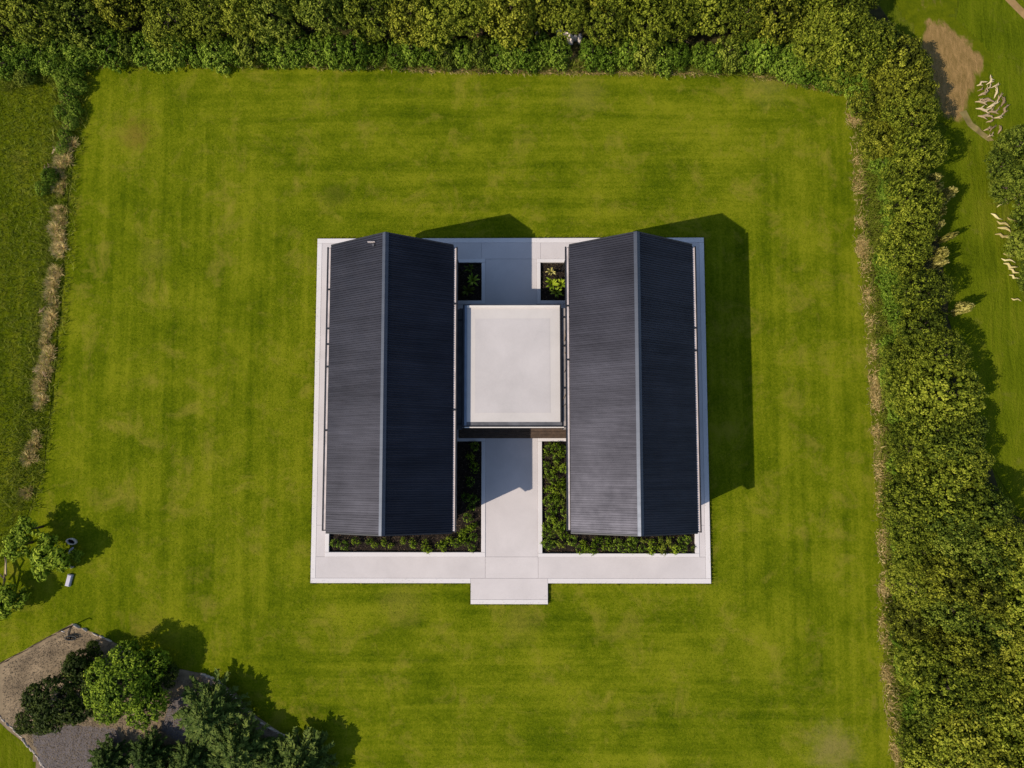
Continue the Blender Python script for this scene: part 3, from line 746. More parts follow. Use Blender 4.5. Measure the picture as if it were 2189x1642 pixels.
def big_leaf_plant(name, px, py, seed, mat, n, L_, W_, label):
    r2 = random.Random(seed); x, y = G(px, py, 0.25)
    root = empty(name, (x, y, 0.02)); tag(root, label, 'plant')
    for k in range(n):
        a = 2*math.pi*k/n + r2.uniform(-0.25, 0.25); l = L_*r2.uniform(0.75, 1.15); lift = r2.uniform(0.25, 0.5)
        mb = MB(); vs = []
        for i in range(7):
            t = i/6; hw = W_*math.sin(math.pi*min(1, 0.12+t*0.88))**0.8*0.5 + 0.004
            d = l*t*0.9; z = lift*math.sin(t*2.3)*0.9 + 0.05
            for q in (-1, 0, 1):
                vs.append((d*math.cos(a) - q*hw*math.sin(a), d*math.sin(a) + q*hw*math.cos(a), z - (0.03 if q == 0 else 0)))
        fs = []
        for i in range(6):
            for q in range(2): fs.append((i*3+q, i*3+q+1, (i+1)*3+q+1, (i+1)*3+q))
        mb.add(vs, fs); me = mb.mesh('leaf', mat, True)
        at = me.attributes.new('tint', 'FLOAT', 'POINT'); tv = r2.uniform(0.45, 1.0)
        at.data.foreach_set('value', [tv]*len(me.vertices))
        link('leaf', me, root)
    sb = MB().tube([(0, 0, -0.02), (0, 0, 0.12)], [0.04, 0.03], 7).build('stem', 'bark', root)
big_leaf_plant('broad_leaved_plant', 1180, 607, 1, 'bright', 10, 0.42, 0.10, 'bright green plant with long strap leaves in the sunlit small bed')
big_leaf_plant('broad_leaved_plant', 1198, 608, 2, 'bright', 9, 0.34, 0.11, 'bright green plant with curled leaves beside the house eave')
big_leaf_plant('broad_leaved_plant', 1178, 582, 3, 'paleyellow', 8, 0.30, 0.07, 'yellowing plant in the far corner of the sunlit small bed')
big_leaf_plant('broad_leaved_plant', 1190, 626, 4, 'shrub', 9, 0.40, 0.08, 'dark green plant at the shaded end of the sunlit small bed')
big_leaf_plant('broad_leaved_plant', 1010, 600, 5, 'shrub', 9, 0.42, 0.09, 'broad-leaved plant in the small bed wholly in shade')
big_leaf_plant('broad_leaved_plant', 1000, 622, 6, 'darkgreen', 9, 0.42, 0.09, 'dark broad-leaved plant in the small bed wholly in shade, nearer the link')
big_leaf_plant('broad_leaved_plant', 1004, 575, 7, 'darkgreen', 7, 0.36, 0.08, 'dark broad-leaved plant in the small bed wholly in shade, farther from the link')

# ------------------------------------------------------------------ tree and shrub kinds
for i in range(4):
    lb = lobe_set(20+i, 1.55, 3.3, 7, (0.38, 0.6))
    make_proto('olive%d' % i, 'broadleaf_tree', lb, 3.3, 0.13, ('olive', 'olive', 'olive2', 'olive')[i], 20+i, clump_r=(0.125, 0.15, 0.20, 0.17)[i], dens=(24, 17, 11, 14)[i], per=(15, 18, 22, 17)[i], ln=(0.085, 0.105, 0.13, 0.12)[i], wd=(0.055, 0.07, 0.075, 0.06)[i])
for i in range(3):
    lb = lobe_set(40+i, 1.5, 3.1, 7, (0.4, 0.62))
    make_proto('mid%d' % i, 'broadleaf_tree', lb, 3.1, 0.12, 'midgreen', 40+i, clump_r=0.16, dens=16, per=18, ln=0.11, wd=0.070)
for i in range(3):
    lb = lobe_set(60+i, 0.75, 1.25, 6, (0.4, 0.65))
    make_proto('shrub%d' % i, 'shrub', lb, 1.25, 0.04, 'shrub', 60+i, clump_r=0.10, dens=36, per=13, ln=0.085, wd=0.045, zmin=-0.7)
make_proto('shrub3', 'shrub', lobe_set(66, 0.75, 1.3, 5, (0.4, 0.65)), 1.3, 0.04, 'midgreen', 66, clump_r=0.12, dens=30, per=14, ln=0.10, wd=0.05, zmin=-0.7)
for i in range(2):
    lb = lobe_set(70+i, 0.45, 0.8, 4, (0.4, 0.65))
    make_proto('yellow%d' % i, 'pale_shrub', lb, 0.8, 0.03, 'paleyellow', 70+i, clump_r=0.10, dens=34, per=10, ln=0.11, wd=0.06)

def inside(pt, poly):
    x, y = pt; c = False
    for i in range(len(poly)):
        x1, y1 = poly[i]; x2, y2 = poly[i-1]
        if (y1 > y) != (y2 > y) and x < (x2-x1)*(y-y1)/(y2-y1)+x1: c = not c
    return c
def edge_dist(pt, line):
    best = 1e9
    for a, b in zip(line[:-1], line[1:]):
        ax, ay = a; dx, dy = b[0]-ax, b[1]-ay
        t = max(0, min(1, ((pt[0]-ax)*dx+(pt[1]-ay)*dy)/(dx*dx+dy*dy)))
        best = min(best, math.hypot(pt[0]-ax-t*dx, pt[1]-ay-t*dy))
    return best
def poisson(poly, dist, seed, tries=9000):
    r = random.Random(seed); out = []
    x0 = min(p[0] for p in poly); x1 = max(p[0] for p in poly); y0 = min(p[1] for p in poly); y1 = max(p[1] for p in poly)
    for _ in range(tries):
        p = (r.uniform(x0, x1), r.uniform(y0, y1))
        if inside(p, poly) and all((p[0]-q[0])**2+(p[1]-q[1])**2 > dist*dist for q in out): out.append(p)
    return out

ZC = 2.0
inner = [(1815,100),(1905,205),(1932,300),(1936,450),(1946,600),(1964,800),(1974,950),(1984,1150),(1992,1300),(2000,1500),(2015,1760)]
outer = [(2290,1760),(2290,1190),(2170,1150),(2110,1060),(2082,960),(2054,880),(2046,770),(2012,680),(1988,560),(1976,440),(1972,330),(1972,200),(1960,120),(1912,50)]
RB = [G(x, y, ZC) for x, y in inner + outer]
outer_w = [G(x, y, ZC) for x, y in outer[1:]]; inner_w = [G(x, y, ZC) for x, y in inner]
r = random.Random(9)
for (x, y) in poisson(RB, 1.18, 3):
    di = edge_dist((x, y), inner_w); do = edge_dist((x, y), outer_w)
    s = r.uniform(0.68, 1.12) if di > 0.9 else r.uniform(0.6, 0.8); hz = 0.9*(0.6+0.4*s) if di > 0.9 else 0.55
    k = 'olive%d' % r.randrange(4) if r.random() < 0.72 or y > 2 else 'mid%d' % r.randrange(3)
    c = 'olive-green' if k.startswith('olive') else 'mid-green'
    if do < 0.9:
        hz = r.uniform(.92, 1.1)
        lab = c + (' tree of the dense belt, shading the bare earth patch' if y > 12.5 else ' tree of the dense belt among the pale yellow shrubs' if y > 4 else ' tree of the dense belt, on its side facing the mown strip')
    elif di < 0.9: lab = 'low ' + c + (' tree of the dense belt where the lawn corner bends' if y > 11 else ' tree of the dense belt, on its side facing the lawn')
    else: lab = ('large ' if s > 0.95 else 'small-crowned ' if s < 0.8 else 'medium ') + c + ' tree in the middle of the dense belt beside the lawn'
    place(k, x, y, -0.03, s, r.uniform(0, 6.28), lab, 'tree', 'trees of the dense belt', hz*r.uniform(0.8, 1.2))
TP = [G(x, y, ZC) for x, y in [(-110,-110),(1830,-110),(1880,0),(1830,75),(1700,40),(1500,20),(1200,16),(900,14),(640,14),(420,10),(200,12),(60,25),(-110,50)]]
def top_label(k, x):
    c = 'yellow-olive' if k.startswith('olive') else 'mid-green'
    if x < -19.5: return c + ' leafy tree behind the slope shrubs of the rough field'
    if 0.5 < x < 5.5: return c + ' leafy tree right behind the white rubble heap'
    if x > 13.5: return c + ' leafy tree where the two belts meet, near the pale boulders'
    if -11 < x < -6: return c + ' leafy tree behind the bare soil patches'
    return c + ' leafy tree behind the row of rounded shrubs'
for (x, y) in poisson(TP, 1.25, 5):
    k = 'olive%d' % r.randrange(4) if x > 1 or r.random() < 0.6 else 'mid%d' % r.randrange(3)
    place(k, x, y, -0.03, r.uniform(0.68, 0.98), r.uniform(0, 6.28), top_label(k, x), 'tree', 'trees behind the shrub row', r.uniform(0.8, 1.12))
# row of rounded shrubs between lawn and trees
x = 196
while x < 1660:
    if not (1196 < x < 1256):
        yb_ = 98 + (x-196)*0.012 + r.uniform(-4, 4)
        gx, gy = G(x, yb_, 0.6)
        q = r.uniform(0.75, 1.0)
        lab = 'rounded green shrub in the row between the lawn and the tall trees'
        if x < 260: lab = 'rounded green shrub at the rough-field end of the row along the lawn'
        elif 690 < x < 815: lab = 'rounded green shrub of the lawn-side row, beside the bare soil patches'
        elif 1140 < x < 1310: lab = 'rounded green shrub of the lawn-side row, beside the white rubble heap'
        elif x > 1590: lab = 'rounded green shrub of the lawn-side row, at its end by the corner shrubs'
        q *= r.uniform(0.8, 1.2)
        place('shrub%d' % r.randrange(4), gx, gy, -0.03, (q*0.95, q*1.25, q*r.uniform(0.8, 1.25)), r.uniform(-0.3, 0.3), lab, 'shrub', 'row of rounded shrubs')
    x += r.uniform(30, 44)
for (px, py, q) in [(1680,130,.95),(1712,120,1.0),(1738,150,.9),(1752,118,1.0),(1780,140,1.0),(1805,165,.95),(1838,185,.95),(1850,215,.8),(1700,150,.7),(1770,165,.7)]:
    gx, gy = G(px, py, 0.6)
    place('shrub%d' % r.randrange(3), gx, gy, -0.03, q, r.uniform(0, 6.28), 'leafy green shrub filling the corner where the two tree belts meet', 'shrub', 'corner shrubs')
# understorey along the belt foot
py = 235
edge_line = [(1850,230),(1868,450),(1880,620),(1892,800),(1905,950),(1915,1150),(1920,1330),(1930,1500),(1950,1690)]
def at_y(line, y):
    for a, b in zip(line[:-1], line[1:]):
        if a[1] <= y <= b[1]: return a[0] + (b[0]-a[0])*(y-a[1])/(b[1]-a[1])
    return line[-1][0]
while py < 1690:
    gx, gy = G(at_y(edge_line, py) + 22 + r.uniform(0, 42), py, 0.5)
    q = r.uniform(0.5, 0.85)
    place('shrub%d' % r.randrange(3), gx, gy, -0.03, (q, q*1.15, q*r.uniform(.55, .9)), r.uniform(0, 6.28), 'green understorey shrub between the dry grass and the dense belt', 'shrub', 'understorey shrubs of the belt')
    py += r.uniform(10, 19)
# far tree group beyond the mown strip
for (px, py, q) in [(2190,305,.9),(2160,345,.7),(2210,370,.95),(2168,392,.65),(2222,455,.95),(2208,520,.7),(2235,580,.9),(2170,310,.55),(2250,330,1.1),(2270,520,1.1)]:
    gx, gy = G(px, py, 1.2)
    place('mid%d' % r.randrange(3), gx, gy, -0.03, q*0.72, r.uniform(0, 6.28), 'green tree in the group across the mown strip from the belt', 'tree', 'trees across the mown strip', q*.8)
for (px, py, q) in [(2006,378,.7),(2014,400,.6),(2018,450,.8),(2012,478,.7),(2030,420,.5),(2045,405,.45),(2042,500,.5),(2026,540,.6),(2075,655,.7),(2022,560,.5)]:
    gx, gy = G(px, py, 1.5)
    place('yellow%d' % r.randrange(2), gx, gy, -0.03, (q*.8, q*1.1, 2.2), r.uniform(0, 6.28), 'pale yellow shrub on the belt edge facing the mown strip', 'shrub', 'pale yellow shrubs')
# left boundary
for (px, py, q) in [(150,148,.75),(130,165,.6),(158,178,.55),(140,198,.65),(152,226,.5),(126,232,.5),(144,256,.5),(130,284,.45),(122,312,.4),(98,372,.55),(82,395,.45)]:
    gx, gy = G(px, py, 0.5)
    place('shrub%d' % r.randrange(3), gx, gy, -0.03, q, r.uniform(0, 6.28), 'scrubby shrub on the boundary between rough field and lawn', 'shrub', 'boundary shrubs by the rough field')
for (px, py, q) in [(120,85,1.0),(88,108,.95),(55,128,.9),(30,100,.9),(10,135,.9),(72,85,.9),(160,95,.95),(165,118,.8),(105,130,.8),(-15,110,1.)]:
    gx, gy = G(px, py, 0.6)
    place('shrub%d' % r.randrange(3), gx, gy, -0.03, (q*1.2, q*.95, q), 0.7, 'spreading shrub on the slope between the rough field and the tall trees', 'shrub', 'slope shrubs by the rough field')
gx, gy = G(52, 165, 0.4)
place('mid0', gx, gy, -0.03, 0.33, 1.0, 'lone small dark bush standing in the rough field', 'bush')

# small bright tree with its neighbours on the lawn's scrubby corner
def cluster_tree(key, name, seed, mat, R, H, n, r0, **kw):
    rr_ = random.Random(seed); lob = [(0, 0, H-R*0.7, R*0.5)]
    for k in range(n):
        a = rr_.uniform(0, 6.28); q = R*math.sqrt(rr_.uniform(0.05, 1))*0.8
        lob.append((q*math.cos(a), q*math.sin(a), H - R*0.5 - q*0.6 + rr_.uniform(-.25, .25), R*rr_.uniform(0.20, 0.34)))
    make_proto(key, name, lob, H, r0, mat, seed, **kw)
cluster_tree('bright0', 'young_tree', 81, 'bright', 0.95, 2.0, 18, 0.07, clump_r=0.15, dens=24, per=13, ln=0.19, wd=0.075)
cluster_tree('bright1', 'young_tree', 82, 'bright', 0.8, 2.2, 9, 0.06, clump_r=0.13, dens=26, per=10, ln=0.17, wd=0.07)
cluster_tree('round0', 'round_tree', 83, 'bright', 2.1, 3.6, 26, 0.17, clump_r=0.14, dens=26, per=15, ln=0.11, wd=0.07)
cluster_tree('dark0', 'dark_tree', 84, 'darkgreen', 1.7, 3.4, 22, 0.14, clump_r=0.14, dens=24, per=15, ln=0.11, wd=0.07)
for (k, px, py, z, s, lab) in [('bright0', 92, 1194, 1.2, 1.1, 'young bright green tree beside the white-rimmed basin'),
                               ('bright1', 34, 1138, 1.6, .9, 'young green tree on the boundary at the end of the dry grass'),
                               ('bright1', 18, 1172, 1.4, .95, 'young green tree above the bare pale branches'),
                               ('bright0', 150, 1192, .7, .35, 'knee-high green sapling between the pale kerb stones'),
                               ('bright1', 128, 1214, .5, .35, 'knee-high green sapling at the foot of the young bright tree'),
                               ('round0', 258, 1472, 1.6, 1.0, 'big round bright green tree in the gravel yard'),
                               ('dark0', 122, 1485, 1.3, 1.0, 'dark evergreen tree pressed against the big round bright tree'),
                               ('dark0', 72, 1545, .8, .55, 'small dark evergreen at the corner of the grey paving'),
                               ('dark0', 172, 1410, .8, .5, 'small dark evergreen behind the big round bright tree'),
                               ('bright0', -12, 1290, 1.4, 1.0, 'green tree at the lawn corner throwing a pointed shadow'),
                               ('dark0', 325, 1445, .9, .6, 'small dark tree on the shaded side of the big round tree')]:
    gx, gy = G(px, py, z)
    place(k, gx, gy, -0.02, s, r.uniform(0, 6.28), lab, 'tree')

def conifer(key, seed, R, H):
    rs = np.random.default_rng(seed); Vs = []; Ts = []
    tb = MB(); tb.tube([(0, 0, -0.05), (0, 0, H*0.5), (0, 0, H)], [0.11, 0.07, 0.015], 8)
    tiers = 11
    for t in range(tiers):
        f = t/(tiers-1); z = 0.5 + (H-0.6)*f; rad = R*(1-f)**0.75 + 0.12
        nb = int(6 + 5*(1-f)); a0 = rs.uniform(0, 6.28)
        for k in range(nb):
            a = a0 + 2*math.pi*k/nb + rs.uniform(-.25, .25); L_ = rad*rs.uniform(0.75, 1.15)
            rise = rs.uniform(0.05, 0.35)
            pts = [np.array([math.cos(a)*L_*q, math.sin(a)*L_*q, z + rise*L_*q*(1.2-q)]) for q in (0, .5, 1)]
            tb.tube([tuple(p) for p in pts], [0.028, 0.018, 0.006], 5)
            n = int(46*L_) + 12
            q = rs.uniform(0.15, 1.0, n) ** 0.7
            C = np.stack([np.cos(a)*L_*q, np.sin(a)*L_*q, z + rise*L_*q*(1.2-q)], 1)
            side = np.array([-math.sin(a), math.cos(a), 0])
            w = rs.normal(size=n)*0.14*(1.15-q)*L_**0.5
            C = C + side*w[:, None] + np.array([0, 0, 1])*rs.uniform(-.06, .08, n)[:, None]
            d = unit(np.array([math.cos(a), math.sin(a), 0.15])*1.0 + side*np.sign(w)[:, None]*0.8 + rs.normal(size=(n, 3))*0.3)
            nr = unit(np.cross(d, rs.normal(size=(n, 3))) * 0.6 + np.array([0, 0, 0.8]))
            b = np.cross(nr, d); ln = rs.uniform(.14, .26, n)[:, None]; wd = rs.uniform(.035, .06, n)[:, None]
            Vs.append(np.stack([C - d*ln*.4, C + b*wd, C + d*ln*.6, C - b*wd], 1))
            Ts.append(np.clip(rs.uniform(0.1, 0.6) + q*0.3 + rs.normal(size=n)*.12, 0, 1))
    root = empty('conifer', (0, 0, 0))
    link('crown', quads_mesh('crown', np.concatenate(Vs), np.concatenate(Ts), 'conifer'), root)
    tb.build('trunk', 'bark', root, True)
    PROTO[key] = [root, False]
conifer('con0', 91, 1.65, 2.7); conifer('con1', 92, 1.4, 2.5)
for (k, px, py, z, s, lab) in [('con0', 448, 1528, .9, 1.0, 'blue-green conifer beside the curved stone edging'),
                               ('con1', 512, 1606, .9, 1.05, 'blue-green conifer just down the edging from another conifer'),
                               ('con1', 640, 1645, 1.2, 1.1, 'conifer outermost along the edging, its shadow alone on the lawn'),
                               ('con0', 225, 1630, .7, .62, 'small conifer beside the grey paving'),
                               ('con1', 312, 1618, .7, .72, 'small conifer below the big round bright tree'),
                               ('con1', 405, 1632, .7, .75, 'small conifer between two larger conifers and the paving'),
                               ('con1', 470, 1640, 1.2, .8, 'small conifer squeezed between the two edging conifers and the yard'),
                               ('con1', 575, 1640, 1.2, .7, 'small conifer beside the outermost edging conifer'),
                               ('con0', 330, 1690, 1.2, .8, 'conifer half out of view at the yard edge')]:
    gx, gy = G(px, py, z)
    place(k, gx, gy, -0.02, s, r.uniform(0, 6.28), lab, 'conifer')

# ------------------------------------------------------------------ grasses
def blades(name, pts, h, w, mat, seed, lean=0.6, group=None, kind='stuff'):
    rs = np.random.default_rng(seed); P = np.array(pts); n = len(P)
    a = rs.uniform(0, 2*np.pi, n); H = h*rs.uniform(0.5, 1.3, n); W = w*rs.uniform(0.7, 1.3, n)
    ln = lean*rs.uniform(0.2, 1.3, n); b = rs.uniform(0, 2*np.pi, n)
    base = np.column_stack([P[:, 0], P[:, 1], np.full(n, -0.03)])
    sd = np.column_stack([np.cos(a), np.sin(a), np.zeros(n)])*W[:, None]*0.5
    tip = base + np.column_stack([np.cos(b)*ln*H, np.sin(b)*ln*H, H])
    V = np.stack([base-sd, base+sd, tip], 1)
    me = quads_mesh(name, V, np.clip(rs.normal(0.5, 0.22, n), 0, 1), mat)
    return tag(link(name, me), kind=kind)

def along(line, n, wpx, seed, z=0.0, clump=0.0):
    """n ground points scattered round a pixel polyline"""
    rs = random.Random(seed); W = [G(x, y) for x, y in line]
    L = [math.hypot(b[0]-a[0], b[1]-a[1]) for a, b in zip(W[:-1], W[1:])]; T = sum(L); out = []
    cl = [rs.uniform(0, T) for _ in range(max(1, int(T*1.6)))]
    while len(out) < n:
        t = rs.uniform(0, T) if rs.random() > clump else (rs.choice(cl) + rs.gauss(0, 0.16)) % T
        for a, b, l in zip(W[:-1], W[1:], L):
            if t <= l: break
            t -= l
        f = min(1, t/l); nx, ny = -(b[1]-a[1])/l, (b[0]-a[0])/l
        d = max(-1.5, min(1.5, rs.gauss(0, 1)))*wpx/43.7*0.5
        out.append((a[0]+(b[0]-a[0])*f+nx*d, a[1]+(b[1]-a[1])*f+ny*d))
    return out
right_edge = [(1822,215),(1834,380),(1840,500),(1862,700),(1874,880),(1882,1040),(1888,1180),(1892,1400),(1912,1560),(1928,1700)]
top_edge = [(170,136),(320,134),(620,138),(900,146),(1100,150),(1250,150),(1560,156),(1660,166),(1800,196)]
blades('dry_grass', along(right_edge, 8000, 17, 1, clump=0.8) + along(top_edge, 5000, 9, 2, clump=.6) + along([(880,146),(1250,150),(1500,154)], 4500, 10, 3, clump=.5) + along([(1150,138),(1290,138)], 1800, 24, 4), 0.13, 0.05, 'straw', 1, 2.0)
blades('tall_grass', along([(x+26, y) for x, y in right_edge], 14000, 26, 5) + along([(x, y-6) for x, y in top_edge], 14000, 12, 6), 0.30, 0.04, 'tallgrass', 2, 1.3)
left_edge = [(150,160),(150,230),(146,300),(135,340),(126,400),(128,450),(122,500),(124,560),(112,610),(106,680),(100,740),(90,800),(84,850),(76,910),(66,980),(56,1040),(48,1090)]
blades('tall_grass', along([(x+12, y) for x, y in left_edge], 2500, 34, 7) + along([(x-20, y) for x, y in left_edge], 2500, 26, 17) + along([(x, y-14) for x, y in [(0,170),(60,150),(160,142)]], 3000, 60, 9), 0.32, 0.04, 'tallgrass', 3, 1.2)
# short turf standing over the lawn and the rough field
rs = np.random.default_rng(12)
lawn_poly = np.array(PG(LAWN))
def in_poly(P, poly):
    c = np.zeros(len(P), bool); x, y = P[:, 0], P[:, 1]
    for i in range(len(poly)):
        x1, y1 = poly[i]; x2, y2 = poly[i-1]
        with np.errstate(divide='ignore', invalid='ignore'):
            c ^= ((y1 > y) != (y2 > y)) & (x < (x2-x1)*(y-y1)/(y2-y1)+x1)
    return c
P = np.column_stack([rs.uniform(-27, 19, 300000), rs.uniform(-18.5, 17, 300000)])
P = P[in_poly(P, lawn_poly)]
P = P[~((np.abs(P[:, 0]) < 9.62) & (np.abs(P[:, 1]) < 8.45)) & ~((np.abs(P[:, 0]+.05) < 1.9) & (P[:, 1] > -9.45) & (P[:, 1] < -8))]
blades('lawn_grass', P[:170000], 0.06, 0.03, 'turf', 13, 1.4)
FP = np.column_stack([rs.uniform(-28, -18, 120000), rs.uniform(-14, 18, 120000)])
FP = FP[in_poly(FP, np.array(PG([(-120,165),(60,140),(150,160),(140,420),(130,560),(115,740),(98,900),(84,1010),(50,1110),(10,1200),(-120,1290)])))]
blades('rough_grass', FP[:30000], 0.16, 0.035, 'tallgrass', 14, 1.6)

fr = []
rf_ = random.Random(77)
for (x0, y0, x1, y1) in [(-9.63,-8.45,-9.63,8.45),(9.63,-8.45,9.63,8.45),(-9.63,8.45,9.63,8.45),(-9.63,-8.45,-1.93,-8.45),(1.83,-8.45,9.63,-8.45),(-1.93,-9.43,-1.93,-8.45),(1.83,-9.43,1.83,-8.45),(-1.93,-9.43,1.83,-9.43)]:
    L_ = math.hypot(x1-x0, y1-y0)
    for k in range(int(L_*70)):
        t = rf_.random(); fr.append((x0+(x1-x0)*t+rf_.gauss(0, .025)*(y0 != y1)*1.0, y0+(y1-y0)*t+rf_.gauss(0, .025)*(x0 != x1)*1.0))
blades('lawn_grass', fr, 0.20, 0.03, 'turf', 15, 0.8)
cp = []
for rc, _ in beds:
    for (x0, x1, y0, y1) in rc:
        for k in range(int((x1-x0)*(y1-y0)*120)): cp.append((rf_.uniform(x0+.03, x1-.03), rf_.uniform(y0+.03, y1-.03)))
cpa = np.array(cp); rs3 = np.random.default_rng(5)
V, T = leaves(np.column_stack([cpa, np.full(len(cpa), .062)]), unit(rs3.normal(size=(len(cpa), 3))*.35+np.array([0, 0, 1.])), rs3, .085, .035, rs3.uniform(0, 1, len(cpa)))
tag(link('mulch', quads_mesh('mulch', V, T, 'mulch')), kind='stuff')
yard = np.array(PG([(5,1425),(155,1342),(235,1375),(330,1428),(440,1450),(500,1490),(600,1580),(662,1615),(680,1680),(125,1680),(80,1605),(5,1535)]))
Y0, Y1 = yard.min(0), yard.max(0)
YP = rs3.uniform(Y0, Y1, (26000, 2)); YP = YP[in_poly(YP, yard)]
V, T = leaves(np.column_stack([YP, np.full(len(YP), .012)]), unit(rs3.normal(size=(len(YP), 3))*.3+np.array([0, 0, 1.])), rs3, .05, .035, np.clip(rs3.normal(.45, .2, len(YP)), 0, 1))
tag(link('gravel', quads_mesh('gravel', V, T, 'gravel_bits')), kind='stuff')
# dry tussocks along the rough field's edge
for i in range(3):
    rs2 = np.random.default_rng(200+i); n = 230
    a = rs2.uniform(0, 6.283, n); q = np.abs(rs2.normal(0, 0.07, n)); L_ = rs2.uniform(.22, .5, n); sp = rs2.uniform(.7, 1.5, n)
    base = np.column_stack([np.cos(a)*q, np.sin(a)*q, np.zeros(n)])
    aa = a + rs2.normal(0, .5, n) + 0.4
    tip = base + np.column_stack([np.cos(aa)*sp*L_, np.sin(aa)*sp*L_*0.8, L_*np.clip(1.25-0.70*sp, .22, 1)+0.05])
    sd = np.column_stack([-np.sin(aa), np.cos(aa), np.zeros(n)])*rs2.uniform(.016, .034, n)[:, None]
    me = quads_mesh('dry_tussock', np.stack([base-sd, base+sd, tip], 1), np.clip(rs2.normal(.55, .25, n), 0, 1), 'straw')
    o = link('dry_tussock', me); PROTO['tus%d' % i] = [o, False]
rt = random.Random(21)
py = 185
while py < 1080:
    for _ in range(1 if rt.random() < .35 else 3):
        px = at_y(left_edge, py) + rt.uniform(-9, 9)
        gx, gy = G(px, py + rt.uniform(-5, 5), 0.1)
        if math.sin(py*0.041)+math.sin(py*0.097) < -1.35: continue
        place('tus%d' % rt.randrange(3), gx, gy, -0.01, rt.uniform(0.42, 0.82), rt.uniform(0, 6.28), 'straw-coloured grass tussock in the dry line beside the rough field', 'tussock', 'dry tussocks along the rough field')
    py += rt.uniform(11, 19) if py < 880 else rt.uniform(20, 40)

# ------------------------------------------------------------------ dead wood, stones and small things
def log_mesh(seed, L_, r0, mat, fork=True):
    rr_ = random.Random(seed); mb = MB()
    pts = [(-L_/2, 0, r0*0.6)]
    for k in range(1, 5): pts.append((-L_/2 + L_*k/4, rr_.uniform(-.10, .10)*L_, r0*0.6 + rr_.uniform(-.02, .10)))
    mb.tube(pts, [r0*0.25, r0*0.9, r0*1.1, r0*0.65, r0*0.08], 7)
    if fork:
        for q in (1, 2, 3):
            s = Vector(pts[q]); d = Vector((rr_.uniform(.5, 1), rr_.choice((-1, 1))*rr_.uniform(.5, 1), rr_.uniform(.05, .5))).normalized()*L_*rr_.uniform(.18, .34)
            mb.tube([s, s+d*.55, s+d], [r0*.55, r0*.38, r0*.08], 5)
    return mb.mesh('dead_branch', mat, True)
def scatter_logs(spots, mat, name, label, cat, group, seed, fork=True):
    meshes = [log_mesh(seed+i, 0.75, 0.062, mat, fork) for i in range(7)]
    for me in meshes: me.name = name
    rr_ = random.Random(seed)
    for (px, py, L_, a) in spots:
        gx, gy = G(px, py, 0.1)
        o = link(name, rr_.choice(meshes)); o.location = (gx, gy, -0.02); o.rotation_euler = (0, rr_.uniform(-.08, .02), a)
        o.scale = (L_/0.75, L_/0.75*rr_.uniform(.8, 1.3), 1.0)
        tag(o, label, cat, group)
scatter_logs([(2100,176,.5,.5),(2118,170,.55,.9),(2098,190,.35,.4),(2116,185,.5,.7),(2130,182,.4,.4),(2105,197,.6,.5),(2130,196,.6,1.4),(2140,205,.5,1.2),(2112,212,.75,-.2),(2104,216,.8,0.0),(2125,222,.7,.5),(2145,216,.55,1.3),(2108,232,.9,-.1),(2128,236,.7,.2),(2150,232,.6,1.2),(2110,246,.8,0.),(2138,248,.6,.2),(2118,258,.35,.2),(2125,272,.5,.9),(2138,276,.45,1.3),(2112,275,.4,.4),(2120,288,.45,.5)],
             'pale_wood', 'dead_branch', 'bleached dead branch scattered on the grass beyond the bare earth', 'branch', 'dead branches on the grass', 300)
scatter_logs([(2142,435,.5,.7),(2152,428,.4,2.2),(2132,462,.6,-.6),(2148,478,.7,-.5),(2150,490,.7,-.3),(2146,503,.75,-.2),(2165,508,.7,-.2),(2165,470,.5,-.7),(2160,545,.6,-.3),(2158,556,.7,-.3),(2162,568,.7,-.4),(2170,580,.6,-.5),(2170,592,.5,-.5),(2175,640,.5,-.3)],
             'yellow_wood', 'cut_branch', 'yellow freshly cut branch beside the trees across the mown strip', 'branch', 'cut branches across the mown strip', 320, False)
scatter_logs([(2178,412,.6,-.4),(2172,425,.5,-.9),(2182,440,.5,-1.0),(2180,528,.4,-.8)], 'pale_wood', 'dead_branch', 'pinkish dead branch lying among the trees across the mown strip', 'branch', 'pink dead branches', 340)
scatter_logs([(122,318,.8,.6),(130,332,.6,-1.1),(98,362,.8,1.1),(90,660,.7,.6),(84,785,.9,.5),(92,798,.7,-.8)], 'pale_wood', 'dead_branch', 'pale stick lying among the dry tussocks', 'branch', 'sticks among the tussocks', 360)
scatter_logs([(64,97,1.0,.75),(105,75,1.2,-.5),(48,82,1.3,.8),(20,105,1.2,.8),(190,42,1.0,-.8),(258,72,1.3,.6),(420,48,.9,.3),(505,45,.9,-.9),(1450,86,1.1,.1)], 'pale_wood', 'dead_branch', 'bare pale branch showing between the shrubs and the tall trees', 'branch', 'bare branches among the trees', 370)

def rock_mesh(seed, sx, sy, sz, mat, name):
    import bmesh
    bm = bmesh.new(); bmesh.ops.create_icosphere(bm, subdivisions=2, radius=1.0)
    rr_ = random.Random(seed)
    planes = [(Vector((rr_.gauss(0, 1), rr_.gauss(0, 1), rr_.gauss(0, 1))).normalized(), rr_.uniform(.55, .85)) for _ in range(9)]
    for v in bm.verts:
        for n, d in planes:
            k = v.co.dot(n)
            if k > d: v.co -= n*(k-d)
        v.co *= 1 + rr_.uniform(-.04, .04)
        v.co = Vector((v.co.x*sx, v.co.y*sy, v.co.z*sz + sz*0.5))
    me = bpy.data.meshes.new(name); bm.to_mesh(me); bm.free(); me.materials.append(MAT[mat]); return me
def rock(name, px, py, sx, sy, sz, rz, mat, label, cat, group, seed):
    gx, gy = G(px, py, sz*0.6)
    o = link(name, rock_mesh(seed, sx, sy, sz, mat, name)); o.location = (gx, gy, -0.03); o.rotation_euler = (0, 0, rz)
    tag(o, label, cat, group); return o
